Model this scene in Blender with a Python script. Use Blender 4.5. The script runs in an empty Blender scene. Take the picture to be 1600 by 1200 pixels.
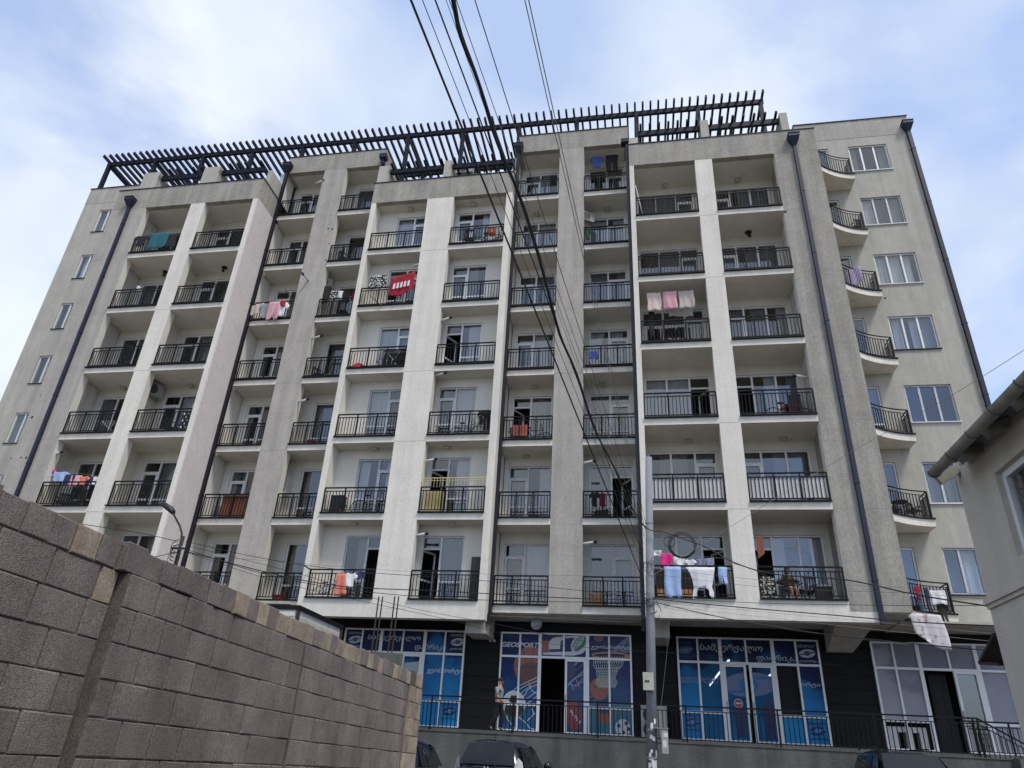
import bpy, bmesh, math, random
from mathutils import Vector, Matrix, noise
from mathutils.geometry import delaunay_2d_cdt

SC = bpy.context.scene
COL = SC.collection
R = math.radians
rnd = random.Random(7)

# ------------------------------------------------------------------ camera, world, sun, exposure
CAM_F, CAM_YAW, CAM_PITCH, CAM_ROLL = 1110.79, 0.19277523, 0.4848898, 0.05652691
CAM_LOC = Vector((0.0, -22.5, 1.693))
_F = Vector((-math.sin(CAM_YAW) * math.cos(CAM_PITCH), math.cos(CAM_YAW) * math.cos(CAM_PITCH), math.sin(CAM_PITCH)))
_r = Vector((math.cos(CAM_YAW), math.sin(CAM_YAW), 0))
_u = _r.cross(_F)
_R = _r * math.cos(CAM_ROLL) + _u * math.sin(CAM_ROLL)
_U = -_r * math.sin(CAM_ROLL) + _u * math.cos(CAM_ROLL)
cd = bpy.data.cameras.new('camera')
cam = bpy.data.objects.new('camera', cd)
COL.objects.link(cam)
cd.sensor_fit = 'HORIZONTAL'
cd.sensor_width = 36.0
cd.lens = 36.0 * CAM_F / 1600.0
cd.clip_start = 0.05
cd.clip_end = 3000
m = Matrix((_R, _U, -_F)).transposed().to_4x4()
m.translation = CAM_LOC
cam.matrix_world = m
SC.camera = cam

def at(x, y, Y):
    """world point where the sight line of photo pixel (1600x1200) meets the vertical plane y = Y"""
    d = _F + (x - 800) / CAM_F * _R - (y - 600) / CAM_F * _U
    return CAM_LOC + d * ((Y - CAM_LOC.y) / d.y)

def atx(x, y, X):
    d = _F + (x - 800) / CAM_F * _R - (y - 600) / CAM_F * _U
    return CAM_LOC + d * ((X - CAM_LOC.x) / d.x)

SUN_EL, SUN_AZ = 57.0, 134.0      # azimuth measured clockwise from +Y: behind the camera, to the right
wd = bpy.data.worlds.new('World')
SC.world = wd
wd.use_nodes = True
nt = wd.node_tree
N, L = nt.nodes, nt.links
N.clear()
out = N.new('ShaderNodeOutputWorld')
bg = N.new('ShaderNodeBackground')
bg.inputs['Strength'].default_value = 0.1
L.new(bg.outputs[0], out.inputs[0])
sky = N.new('ShaderNodeTexSky')
sky.sky_type = 'NISHITA'
sky.sun_disc = False
sky.sun_elevation = R(SUN_EL)
sky.sun_rotation = R(SUN_AZ)
sky.altitude = 400
sky.dust_density = 0.3
tc = N.new('ShaderNodeTexCoord')
mp = N.new('ShaderNodeMapping')
mp.inputs['Scale'].default_value = (1.0, 1.0, 1.7)
mp.inputs['Location'].default_value = (3.1, 1.7, 0.4)
L.new(tc.outputs['Generated'], mp.inputs[0])
n1 = N.new('ShaderNodeTexNoise')
n1.inputs['Scale'].default_value = 2.3
n1.inputs['Detail'].default_value = 7
n1.inputs['Roughness'].default_value = 0.52
n1.inputs['Distortion'].default_value = 0.35
L.new(mp.outputs[0], n1.inputs['Vector'])
cr = N.new('ShaderNodeValToRGB')
cr.color_ramp.interpolation = 'EASE'
cr.color_ramp.elements[0].position = 0.30
cr.color_ramp.elements[0].color = (0.30, 0.30, 0.30, 1)
cr.color_ramp.elements[1].position = 0.56
cr.color_ramp.elements[1].color = (0.97, 0.97, 0.97, 1)
L.new(n1.outputs[0], cr.inputs[0])
n2 = N.new('ShaderNodeTexNoise')
n2.inputs['Scale'].default_value = 1.9
n2.inputs['Detail'].default_value = 5
n2.inputs['Distortion'].default_value = 0.2
mp2 = N.new('ShaderNodeMapping')
mp2.inputs['Location'].default_value = (0.6, 8.2, 5.5)
L.new(tc.outputs['Generated'], mp2.inputs[0])
L.new(mp2.outputs[0], n2.inputs['Vector'])
cc = N.new('ShaderNodeValToRGB')
cc.color_ramp.elements[0].position = 0.36
cc.color_ramp.elements[0].color = (3.9, 5.0, 7.3, 1)
cc.color_ramp.elements[1].position = 0.64
cc.color_ramp.elements[1].color = (7.9, 8.35, 8.7, 1)
L.new(n2.outputs[0], cc.inputs[0])
gain = N.new('ShaderNodeMix'); gain.data_type = 'RGBA'; gain.blend_type = 'MULTIPLY'
gain.inputs[0].default_value = 1.0
gain.inputs[7].default_value = (1.9, 2.05, 2.5, 1)
L.new(sky.outputs[0], gain.inputs[6])
mix = N.new('ShaderNodeMix'); mix.data_type = 'RGBA'
L.new(cr.outputs[0], mix.inputs[0])
L.new(gain.outputs[2], mix.inputs[6])
L.new(cc.outputs[0], mix.inputs[7])
L.new(mix.outputs[2], bg.inputs[0])

sd = bpy.data.lights.new('sun', 'SUN')
sd.energy = 2.0
sd.angle = R(12)
sd.color = (1.0, 0.95, 0.88)
sun = bpy.data.objects.new('sun', sd)
COL.objects.link(sun)
az, el = R(SUN_AZ), R(SUN_EL)
sdir = Vector((math.sin(az) * math.cos(el), math.cos(az) * math.cos(el), math.sin(el)))
sun.rotation_euler = sdir.to_track_quat('Z', 'Y').to_euler()
sun.location = (10, -40, 40)

SC.view_settings.view_transform = 'Standard'
SC.view_settings.look = 'None'
SC.view_settings.exposure = 0.33
SC.view_settings.gamma = 1.0
SC.view_settings.use_curve_mapping = False
SC.cycles.max_bounces = 6
SC.cycles.transparent_max_bounces = 8
SC.cycles.caustics_reflective = False
SC.cycles.caustics_refractive = False

# ------------------------------------------------------------------ materials
M = {}
def new_mat(name):
    mt = bpy.data.materials.new(name)
    mt.use_nodes = True
    M[name] = mt
    return mt, mt.node_tree.nodes, mt.node_tree.links, mt.node_tree.nodes['Principled BSDF']

def mat(name, col, rough=0.6, metal=0.0, var=0.12, scale=3.0, bump=0.0, bscale=60.0, spec=0.5, island=0.0,
        speck=0.0, spscale=40.0, stretch=(1, 1, 1), streak=0.0, coat=0.0, bdist=0.02):
    mt, n, l, b = new_mat(name)
    b.inputs['Roughness'].default_value = rough
    b.inputs['Metallic'].default_value = metal
    b.inputs['Specular IOR Level'].default_value = spec
    b.inputs['Coat Weight'].default_value = coat
    g = n.new('ShaderNodeNewGeometry')
    mpn = n.new('ShaderNodeMapping'); mpn.inputs['Scale'].default_value = stretch
    l.new(g.outputs['Position'], mpn.inputs[0])
    t = n.new('ShaderNodeTexNoise'); t.inputs['Scale'].default_value = scale; t.inputs['Detail'].default_value = 6
    t.inputs['Roughness'].default_value = 0.6
    l.new(mpn.outputs[0], t.inputs['Vector'])
    mr = n.new('ShaderNodeMapRange'); mr.inputs[1].default_value = 0.25; mr.inputs[2].default_value = 0.75
    mr.inputs[3].default_value = 1 - var; mr.inputs[4].default_value = 1 + var
    l.new(t.outputs[0], mr.inputs[0])
    fac = mr.outputs[0]
    def mul(a, bsock):
        q = n.new('ShaderNodeMath'); q.operation = 'MULTIPLY'; l.new(a, q.inputs[0]); l.new(bsock, q.inputs[1]); return q.outputs[0]
    if speck:
        t2 = n.new('ShaderNodeTexNoise'); t2.inputs['Scale'].default_value = spscale; t2.inputs['Detail'].default_value = 2
        mp3 = n.new('ShaderNodeMapping'); mp3.inputs['Scale'].default_value = (1, 1, 0.45)
        l.new(g.outputs['Position'], mp3.inputs[0]); l.new(mp3.outputs[0], t2.inputs['Vector'])
        m2 = n.new('ShaderNodeMapRange'); m2.inputs[1].default_value = 0.36; m2.inputs[2].default_value = 0.6
        m2.inputs[3].default_value = 1 - speck; m2.inputs[4].default_value = 1 + speck * 0.35
        l.new(t2.outputs[0], m2.inputs[0]); fac = mul(fac, m2.outputs[0])
    if streak:
        t3 = n.new('ShaderNodeTexNoise'); t3.inputs['Scale'].default_value = 1.0; t3.inputs['Detail'].default_value = 5
        mp4 = n.new('ShaderNodeMapping'); mp4.inputs['Scale'].default_value = (3.2, 3.2, 0.22)
        l.new(g.outputs['Position'], mp4.inputs[0]); l.new(mp4.outputs[0], t3.inputs['Vector'])
        m3 = n.new('ShaderNodeMapRange'); m3.inputs[1].default_value = 0.35; m3.inputs[2].default_value = 0.62
        m3.inputs[3].default_value = 1 - streak; m3.inputs[4].default_value = 1.0
        l.new(t3.outputs[0], m3.inputs[0]); fac = mul(fac, m3.outputs[0])
    if island:
        oi = n.new('ShaderNodeObjectInfo')
        m4 = n.new('ShaderNodeMapRange'); m4.inputs[3].default_value = 1 - island; m4.inputs[4].default_value = 1 + island
        l.new(oi.outputs['Random'], m4.inputs[0]); fac = mul(fac, m4.outputs[0])
    mx = n.new('ShaderNodeMix'); mx.data_type = 'RGBA'; mx.blend_type = 'MULTIPLY'; mx.inputs[0].default_value = 1
    mx.inputs[6].default_value = (*col, 1)
    l.new(fac, mx.inputs[7]); l.new(mx.outputs[2], b.inputs['Base Color'])
    if bump:
        t5 = n.new('ShaderNodeTexNoise'); t5.inputs['Scale'].default_value = bscale; t5.inputs['Detail'].default_value = 4
        l.new(g.outputs['Position'], t5.inputs['Vector'])
        bp = n.new('ShaderNodeBump'); bp.inputs['Strength'].default_value = bump; bp.inputs['Distance'].default_value = bdist
        l.new(t5.outputs[0], bp.inputs['Height']); l.new(bp.outputs[0], b.inputs['Normal'])
    return mt

mat('stucco_white', (0.74, 0.695, 0.615), .9, var=.08, scale=1.2, bump=.55, bscale=22, speck=.05, spscale=14, streak=.11)
mat('stucco_grey', (0.37, 0.342, 0.30), .95, var=.15, scale=1.3, bump=.75, bscale=24, speck=.14, spscale=17, streak=.22)
mat('stucco_grey_light', (0.43, 0.395, 0.355), .95, var=.12, scale=1.3, bump=.6, bscale=24, speck=.08, spscale=17, streak=.16)
mat('plaster_beige', (0.44, 0.418, 0.365), .9, var=.11, scale=.8, bump=.35, bscale=18, speck=.05, spscale=9, streak=.14)
mat('plaster_smooth', (0.68, 0.645, 0.58), .85, var=.08, scale=.9, streak=.07)
mat('side_pink', (0.62, 0.565, 0.54), .9, var=.07, scale=1.1, bump=.5, bscale=20, speck=.06, spscale=12)
mat('gutter_seam', (0.12, 0.11, 0.095), .6)
mat('house_render', (0.56, 0.51, 0.43), .92, var=.10, scale=1.3, bump=.6, bscale=45, streak=.08)
mat('roof_felt', (0.12, 0.12, 0.12), .9)
mat('coping_metal', (0.02, 0.02, 0.028), .6, spec=.3)
mat('rail_metal', (0.006, 0.006, 0.007), .6, spec=.2)
mat('pergola_metal', (0.006, 0.008, 0.018), .55, spec=.25)
mat('pipe_blue', (0.020, 0.023, 0.045), .55, spec=.3, metal=0, var=.15, streak=.1)
mat('pipe_dark', (0.012, 0.013, 0.022), .4, metal=.3, var=.15)
mat('pvc_white', (0.74, 0.74, 0.74), .35, var=.05)
mat('pvc_foil', (0.52, 0.53, 0.57), .35, var=.45, scale=22)
mat('pvc_brown', (0.035, 0.028, 0.025), .4)
mat('board_white', (0.62, 0.60, 0.58), .6, var=.08, streak=.12)
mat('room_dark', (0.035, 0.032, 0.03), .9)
mat('room_mid', (0.10, 0.095, 0.09), .9)
mat('curtain_white', (0.42, 0.42, 0.43), .9, var=.08)
mat('curtain_grey', (0.13, 0.14, 0.145), .9, var=.12)
mat('curtain_dark', (0.035, 0.032, 0.035), .9, var=.2)
mat('cladding_black', (0.010, 0.010, 0.011), .7, spec=.2, var=.2, scale=2)
mat('concrete', (0.12, 0.117, 0.11), .9, var=.22, scale=2.2, bump=.5, bscale=20, streak=.35)
mat('terrace_floor', (0.16, 0.155, 0.15), .85, var=.12)
mat('asphalt', (0.085, 0.082, 0.078), .9, var=.2, bump=.5, bscale=70)
mat('soil', (0.19, 0.175, 0.145), .95, var=.3, scale=.3)
mat('block', (0.235, 0.190, 0.174), .95, var=.30, scale=3.5, bump=.9, bscale=150, speck=.34, spscale=130, island=.11, streak=.25, bdist=.008)
mat('block_tan', (0.34, 0.27, 0.205), .95, var=.32, scale=9, bump=.7, bscale=160, speck=.28, spscale=160, island=.2, bdist=.008)
mat('mortar', (0.115, 0.10, 0.078), .95, var=.35, scale=12, bump=.6, bscale=120, bdist=.006)
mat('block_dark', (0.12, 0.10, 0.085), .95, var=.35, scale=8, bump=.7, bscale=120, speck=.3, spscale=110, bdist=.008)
mat('pole_concrete', (0.24, 0.245, 0.27), .85, var=.10, scale=4, bump=.4, bscale=50, streak=.15)
mat('galv', (0.30, 0.31, 0.32), .45, metal=.6)
mat('wire', (0.012, 0.012, 0.013), .6)
mat('wire_grey', (0.10, 0.10, 0.10), .6)
mat('wire_pale', (0.33, 0.29, 0.25), .6)
mat('box_cream', (0.50, 0.49, 0.40), .6, var=.12, streak=.15)
mat('grey_box', (0.36, 0.36, 0.34), .6, var=.15, streak=.2)
mat('paper', (0.66, 0.65, 0.62), .8, var=.2, scale=30)
mat('rust', (0.045, 0.028, 0.022), .9, var=.3)
mat('black_plastic', (0.012, 0.012, 0.012), .5)
mat('white_plastic', (0.62, 0.62, 0.60), .5)
mat('gutter', (0.29, 0.27, 0.225), .55, metal=.1, var=.25, streak=.3)
mat('wood_dark', (0.022, 0.017, 0.014), .8, var=.3)
mat('wood_orange', (0.22, 0.07, 0.035), .7, var=.35, scale=6, stretch=(4, 4, .4))
mat('wood_tan', (0.42, 0.22, 0.12), .7, var=.3)
mat('car_black', (0.008, 0.009, 0.014), .22, var=.1, coat=.6)
mat('car_blue', (0.010, 0.013, 0.035), .25, var=.1, coat=.6)
mat('car_suv', (0.012, 0.014, 0.016), .25, var=.1, coat=.6)
mat('rubber', (0.02, 0.02, 0.02), .8)
mat('chrome', (0.7, 0.7, 0.7), .12, metal=1)
mat('lens_white', (0.55, 0.55, 0.55), .15)
mat('lens_red', (0.30, 0.008, 0.008), .15)
mat('car_glass', (0.006, 0.007, 0.010), .12, spec=.45)
mat('skin', (0.38, 0.20, 0.145), .6, var=.05)
mat('hair', (0.02, 0.014, 0.011), .7)
mat('leaf', (0.05, 0.09, 0.03), .7, var=.4, scale=9)
CL = dict(black=(.012, .012, .014), navy=(.02, .03, .08), teal=(.02, .11, .14), pink=(.75, .03, .22), light_blue=(.33, .45, .68),
          white=(.70, .69, .70), orange=(.75, .22, .12), cream=(.60, .50, .44), rose=(.66, .34, .38), red=(.30, .010, .025),
          beige=(.50, .42, .38), denim=(.07, .12, .24), grey=(.25, .25, .26), blue=(.05, .09, .30), brown=(.10, .05, .03),
          purple=(.22, .15, .30), green=(.03, .12, .07), yellow=(.60, .48, .22), coral=(.70, .20, .14))
for k, v in CL.items():
    mat('cloth_' + k, v, .92, var=.12, scale=8)
for k, v in dict(white=(.50, .52, .55), grey_white=(.33, .38, .40), navy=(.012, .012, .08), deep=(.008, .022, .10), blue=(.010, .10, .30),
                 sky=(.02, .24, .52), pale=(.16, .25, .42), violet=(.09, .09, .24), teal=(.012, .12, .18), ball=(.24, .060, .032),
                 ball_dark=(.09, .018, .015), black=(.01, .01, .012), green=(.012, .12, .06), rim=(.36, .16, .05), net=(.45, .50, .48),
                 brown=(.17, .02, .025), red=(.35, .012, .02), slate=(.10, .14, .27)).items():
    mat('print_' + k, v, .3, var=.10, scale=2.0)

def glass(name, tint=(.85, .88, .9), base=0.10):
    mt = bpy.data.materials.new(name); mt.use_nodes = True; M[name] = mt
    n, l = mt.node_tree.nodes, mt.node_tree.links; n.clear()
    o = n.new('ShaderNodeOutputMaterial'); tr = n.new('ShaderNodeBsdfTransparent'); tr.inputs[0].default_value = (*tint, 1)
    gl = n.new('ShaderNodeBsdfGlossy'); gl.inputs['Roughness'].default_value = 0.015
    gl.inputs[0].default_value = (.88, .89, .88, 1)
    gg = n.new('ShaderNodeNewGeometry'); dt = n.new('ShaderNodeVectorMath'); dt.operation = 'DOT_PRODUCT'
    l.new(gg.outputs['Normal'], dt.inputs[0]); l.new(gg.outputs['Incoming'], dt.inputs[1])
    def mth(op, x, v=None, rev=False):
        q = n.new('ShaderNodeMath'); q.operation = op
        l.new(x, q.inputs[1 if rev else 0])
        if v is not None: q.inputs[0 if rev else 1].default_value = v
        return q.outputs[0]
    fr5 = mth('POWER', mth('SUBTRACT', mth('ABSOLUTE', dt.outputs['Value']), 1.0, True), 4.0)
    mr = n.new('ShaderNodeMapRange'); mr.inputs[3].default_value = base; mr.inputs[4].default_value = 1.0
    l.new(fr5, mr.inputs[0])
    g = n.new('ShaderNodeNewGeometry')
    t = n.new('ShaderNodeTexNoise'); t.inputs['Scale'].default_value = .9; t.inputs['Detail'].default_value = 1
    l.new(g.outputs['Position'], t.inputs['Vector'])
    bp = n.new('ShaderNodeBump'); bp.inputs['Strength'].default_value = .12; bp.inputs['Distance'].default_value = .05
    l.new(t.outputs[0], bp.inputs['Height']); l.new(bp.outputs[0], gl.inputs['Normal'])
    ms = n.new('ShaderNodeMixShader'); l.new(mr.outputs[0], ms.inputs[0]); l.new(tr.outputs[0], ms.inputs[1]); l.new(gl.outputs[0], ms.inputs[2])
    l.new(ms.outputs[0], o.inputs[0])
glass('glass', base=.15)
glass('film_glass', tint=(.9, .9, .9), base=.05)

def film(name, cols, transp):
    """see-through printed window film: blue print with a jagged darker coast of shapes"""
    mt = bpy.data.materials.new(name); mt.use_nodes = True; M[name] = mt
    n, l = mt.node_tree.nodes, mt.node_tree.links
    b = n['Principled BSDF']; o = n['Material Output']; b.inputs['Roughness'].default_value = .4; b.inputs['Specular IOR Level'].default_value = .15
    g = n.new('ShaderNodeNewGeometry'); t = n.new('ShaderNodeTexNoise'); t.inputs['Scale'].default_value = .8; t.inputs['Detail'].default_value = 4
    l.new(g.outputs['Position'], t.inputs['Vector'])
    sp = n.new('ShaderNodeSeparateXYZ'); l.new(g.outputs['Position'], sp.inputs[0])
    ma = n.new('ShaderNodeMath'); ma.operation = 'MULTIPLY_ADD'; ma.inputs[1].default_value = -.16; ma.inputs[2].default_value = .70
    l.new(sp.outputs['Z'], ma.inputs[0])
    ad = n.new('ShaderNodeMath'); ad.operation = 'ADD'; l.new(ma.outputs[0], ad.inputs[0]); l.new(t.outputs[0], ad.inputs[1])
    c = n.new('ShaderNodeValToRGB'); c.color_ramp.interpolation = 'LINEAR'
    els = c.color_ramp.elements
    els[0].position = .30; els[0].color = (*cols[0], 1)
    els[1].position = .90; els[1].color = (*cols[-1], 1)
    for i, cc_ in enumerate(cols[1:-1]):
        e = els.new(.44 + i * .06); e.color = (*cc_, 1)
    l.new(ad.outputs[0], c.inputs[0]); l.new(c.outputs[0], b.inputs['Base Color'])
    if transp:
        tr = n.new('ShaderNodeBsdfTransparent'); tr.inputs[0].default_value = (.75, .85, 1, 1)
        ms = n.new('ShaderNodeMixShader'); ms.inputs[0].default_value = transp
        l.new(b.outputs[0], ms.inputs[1]); l.new(tr.outputs[0], ms.inputs[2]); l.new(ms.outputs[0], o.inputs[0])
film('film_blue', [(.005, .010, .060), (.006, .016, .085), (.011, .11, .29), (.022, .24, .50)], 0)
film('film_blue_thin', [(.005, .010, .055), (.006, .016, .08), (.011, .09, .23), (.018, .18, .38)], .25)
film('film_sport', [(.012, .02, .09), (.008, .03, .12), (.015, .06, .16), (.02, .09, .22)], 0)
film('film_sport_pale', [(.030, .036, .12), (.045, .06, .15), (.05, .09, .18), (.02, .07, .16)], 0)
film('film_frost', [(.22, .21, .27), (.25, .24, .30), (.34, .33, .39), (.40, .40, .45)], .12)

mt, n, l, b = new_mat('tube_glow')
b.inputs['Base Color'].default_value = (1, 1, 1, 1)
b.inputs['Emission Color'].default_value = (.85, .95, 1, 1); b.inputs['Emission Strength'].default_value = 4.5

def patterned(name, ca, cb, scale, mode):
    mt, n, l, b = new_mat(name); b.inputs['Roughness'].default_value = .9
    g = n.new('ShaderNodeTexCoord')
    if mode == 'stripe':
        w = n.new('ShaderNodeTexWave'); w.inputs['Scale'].default_value = scale; w.bands_direction = 'X'; src = w.outputs[1]
    elif mode == 'spots':
        w = n.new('ShaderNodeTexVoronoi'); w.inputs['Scale'].default_value = scale; src = w.outputs[0]
    else:
        w = n.new('ShaderNodeTexNoise'); w.inputs['Scale'].default_value = scale; w.inputs['Detail'].default_value = 3; src = w.outputs[0]
    l.new(g.outputs['Object'], w.inputs[0])
    c = n.new('ShaderNodeValToRGB'); c.color_ramp.interpolation = 'CONSTANT'
    c.color_ramp.elements[0].color = (*ca, 1); c.color_ramp.elements[1].color = (*cb, 1); c.color_ramp.elements[1].position = .5 if mode != 'spots' else .42
    if mode == 'flower': c.color_ramp.elements[1].position = .6
    l.new(src, c.inputs[0]); l.new(c.outputs[0], b.inputs['Base Color'])
patterned('cloth_leopard', (.62, .60, .54), (.02, .02, .02), 14, 'spots')
patterned('cloth_stripe', (.50, .42, .60), (.05, .04, .09), 6.5, 'stripe')
patterned('cloth_stripe_navy', (.40, .42, .55), (.03, .035, .10), 8, 'stripe')
patterned('cloth_flower', (.62, .58, .59), (.40, .30, .34), 7, 'flower')

# ------------------------------------------------------------------ mesh building
class MB:
    def __init__(s): s.v = []; s.f = []; s.m = []
    def add(s, vs, fs, mi=0):
        o = len(s.v); s.v += [Vector(q) for q in vs]; s.f += [[o + i for i in f] for f in fs]; s.m += [mi] * len(fs); return s
    def box(s, x0, x1, y0, y1, z0, z1, mi=0, front=None, jit=0):
        vs = [(x, y, z) for z in (z0, z1) for y in (y0, y1) for x in (x0, x1)]
        if jit: vs = [(a + rnd.uniform(-jit, jit), b_ + rnd.uniform(-jit, jit), c + rnd.uniform(-jit, jit)) for a, b_, c in vs]
        s.add(vs, [(0, 2, 3, 1), (4, 5, 7, 6), (0, 1, 5, 4), (2, 6, 7, 3), (0, 4, 6, 2), (1, 3, 7, 5)], mi)
        if front is not None: s.m[-4] = front
        return s
    def beam(s, p, q, w, h=None, up=(0, 0, 1), mi=0):
        p, q = Vector(p), Vector(q); h = h or w; d = (q - p).normalized(); up = Vector(up)
        if abs(d.dot(up)) > .98: up = Vector((0, 1, 0))
        a = d.cross(up).normalized() * w / 2; b_ = a.normalized().cross(d).normalized() * h / 2
        vs = [e + i * a + j * b_ for e in (p, q) for i, j in ((-1, -1), (1, -1), (1, 1), (-1, 1))]
        return s.add(vs, [(3, 2, 1, 0), (4, 5, 6, 7), (0, 1, 5, 4), (1, 2, 6, 5), (2, 3, 7, 6), (3, 0, 4, 7)], mi)
    def tube(s, pts, r, n=6, mi=0, cap=True):
        pts = [Vector(p) for p in pts]; rs = r if isinstance(r, (list, tuple)) else [r] * len(pts)
        o = len(s.v); ref = None
        for i, p in enumerate(pts):
            d = (pts[min(i + 1, len(pts) - 1)] - pts[max(i - 1, 0)]).normalized()
            if ref is None: ref = Vector((0, 0, 1)) if abs(d.z) < .9 else Vector((0, 1, 0))
            a = d.cross(ref).normalized(); b_ = a.cross(d).normalized(); ref = b_
            for k in range(n):
                t = 2 * math.pi * k / n
                s.v.append(p + (a * math.cos(t) + b_ * math.sin(t)) * rs[i])
        for i in range(len(pts) - 1):
            for k in range(n):
                s.f.append([o + i * n + k, o + i * n + (k + 1) % n, o + (i + 1) * n + (k + 1) % n, o + (i + 1) * n + k]); s.m.append(mi)
        if cap:
            s.f.append([o + k for k in range(n)][::-1]); s.m.append(mi)
            s.f.append([o + (len(pts) - 1) * n + k for k in range(n)]); s.m.append(mi)
        return s
    def ring(s, c, rad, r, axis='y', n=20, k=6, mi=0):
        c = Vector(c); pts = []
        for i in range(n + 1):
            t = 2 * math.pi * i / n; a, b_ = math.cos(t) * rad, math.sin(t) * rad
            pts.append(c + Vector({'y': (a, 0, b_), 'x': (0, a, b_), 'z': (a, b_, 0)}[axis]))
        return s.tube(pts, r, k, mi, cap=False)
    def lathe(s, c, prof, n=12, mi=0, axis='z'):
        c = Vector(c); o = len(s.v)
        for rr, h in prof:
            for k in range(n):
                t = 2 * math.pi * k / n; a, b_ = math.cos(t) * rr, math.sin(t) * rr
                s.v.append(c + Vector({'z': (a, b_, h), 'y': (a, -h, b_), 'x': (h, a, b_)}[axis]))
        for i in range(len(prof) - 1):
            for k in range(n):
                s.f.append([o + i * n + k, o + i * n + (k + 1) % n, o + (i + 1) * n + (k + 1) % n, o + (i + 1) * n + k]); s.m.append(mi)
        return s
    def prism(s, poly, y0, y1, mi=0):
        """poly in (x, z), extruded along y"""
        n_ = len(poly); vs = [(x, y0, z) for x, z in poly] + [(x, y1, z) for x, z in poly]
        return s.add(vs, [list(range(n_)), list(range(2 * n_ - 1, n_ - 1, -1))] + [[i, n_ + i, n_ + (i + 1) % n_, (i + 1) % n_] for i in range(n_)], mi)
    def slab(s, poly, z0, z1, mi=0):
        n_ = len(poly); vs = [(x, y, z0) for x, y in poly] + [(x, y, z1) for x, y in poly]
        return s.add(vs, [list(range(n_))[::-1], list(range(n_, 2 * n_))] + [[i, (i + 1) % n_, n_ + (i + 1) % n_, n_ + i] for i in range(n_)], mi)
    def mesh(s, name, mats, org=(0, 0, 0), smooth=False):
        me = bpy.data.meshes.new(name); org = Vector(org)
        me.from_pydata([v - org for v in s.v], [], s.f); me.validate()
        for q in (mats if isinstance(mats, (list, tuple)) else [mats]): me.materials.append(M[q] if isinstance(q, str) else q)
        if len(me.polygons) == len(s.m): me.polygons.foreach_set('material_index', s.m)
        if smooth: me.polygons.foreach_set('use_smooth', [True] * len(me.polygons))
        bm = bmesh.new(); bm.from_mesh(me); bmesh.ops.recalc_face_normals(bm, faces=bm.faces); bm.to_mesh(me); bm.free()
        me.update(); return me

W = {}
def put(name, me, parent=None, org=(0, 0, 0)):
    o = bpy.data.objects.new(name, me); COL.objects.link(o); org = Vector(org)
    if parent: o.parent = parent; o.location = org - W[parent.name]
    else: o.location = org
    W[o.name] = org
    return o
def build(name, mb, mats, parent=None, org=None, smooth=False):
    if org is None:
        if parent: org = W[parent.name]
        else:
            xs = [v.x for v in mb.v]; ys = [v.y for v in mb.v]; zs = [v.z for v in mb.v]
            org = Vector(((min(xs) + max(xs)) / 2, (min(ys) + max(ys)) / 2, min(zs)))
    return put(name, mb.mesh(name, mats, org, smooth), parent, org)
def tag(o, label, cat, group=None):
    o['label'] = label; o['category'] = cat
    if group: o['group'] = group
    return o
def thing(name, label, cat, org=(0, 0, 0), group=None):
    o = bpy.data.objects.new(name, None); COL.objects.link(o); o.empty_display_size = .2
    o.location = org; W[o.name] = Vector(org)
    return tag(o, label, cat, group)
def struct(o): o['kind'] = 'structure'; return o
def stuff(o): o['kind'] = 'stuff'; return o
ORD = ['zeroth', 'first', 'second', 'third', 'fourth', 'fifth', 'sixth', 'seventh', 'eighth', 'ninth', 'tenth', 'eleventh']
# ------------------------------------------------------------------ terrain and street
def gz(y): return 0.0 + max(0.0, min(1.0, (y + 22.5) / 22.0)) * 0.68
g = MB()
ys = [-900, -60, -22.5, -16, -10, -5, -.05]
for i in range(len(ys) - 1):
    for x0, x1 in ((-900, -3.3), (5.2, 900)):
        g.add([(x0, ys[i], gz(ys[i]) - .004), (x1, ys[i], gz(ys[i]) - .004), (x1, ys[i + 1], gz(ys[i + 1]) - .004), (x0, ys[i + 1], gz(ys[i + 1]) - .004)], [(0, 1, 2, 3)])
g.add([(-900, -.05, .676), (900, -.05, .676), (900, 900, .676), (-900, 900, .676)], [(0, 1, 2, 3)])
struct(build('ground', g, 'soil', org=(0, 0, 0)))
g = MB()
for i in range(1, len(ys) - 1):
    g.add([(-3.3, ys[i], gz(ys[i])), (5.2, ys[i], gz(ys[i])), (5.2, ys[i + 1], gz(ys[i + 1])), (-3.3, ys[i + 1], gz(ys[i + 1]))], [(0, 1, 2, 3)])
g.add([(-12, -7.5, gz(-7.5) + .004), (-3.3, -7.5, gz(-7.5) + .004), (-3.3, -.05, gz(-.05) + .004), (-12, -.05, gz(-.05) + .004)], [(0, 1, 2, 3)])
g.add([(5.2, -7.5, gz(-7.5) + .004), (12, -7.5, gz(-7.5) + .004), (12, -.05, gz(-.05) + .004), (5.2, -.05, gz(-.05) + .004)], [(0, 1, 2, 3)])
struct(build('road', g, 'asphalt', org=(0, 0, 0)))

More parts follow.
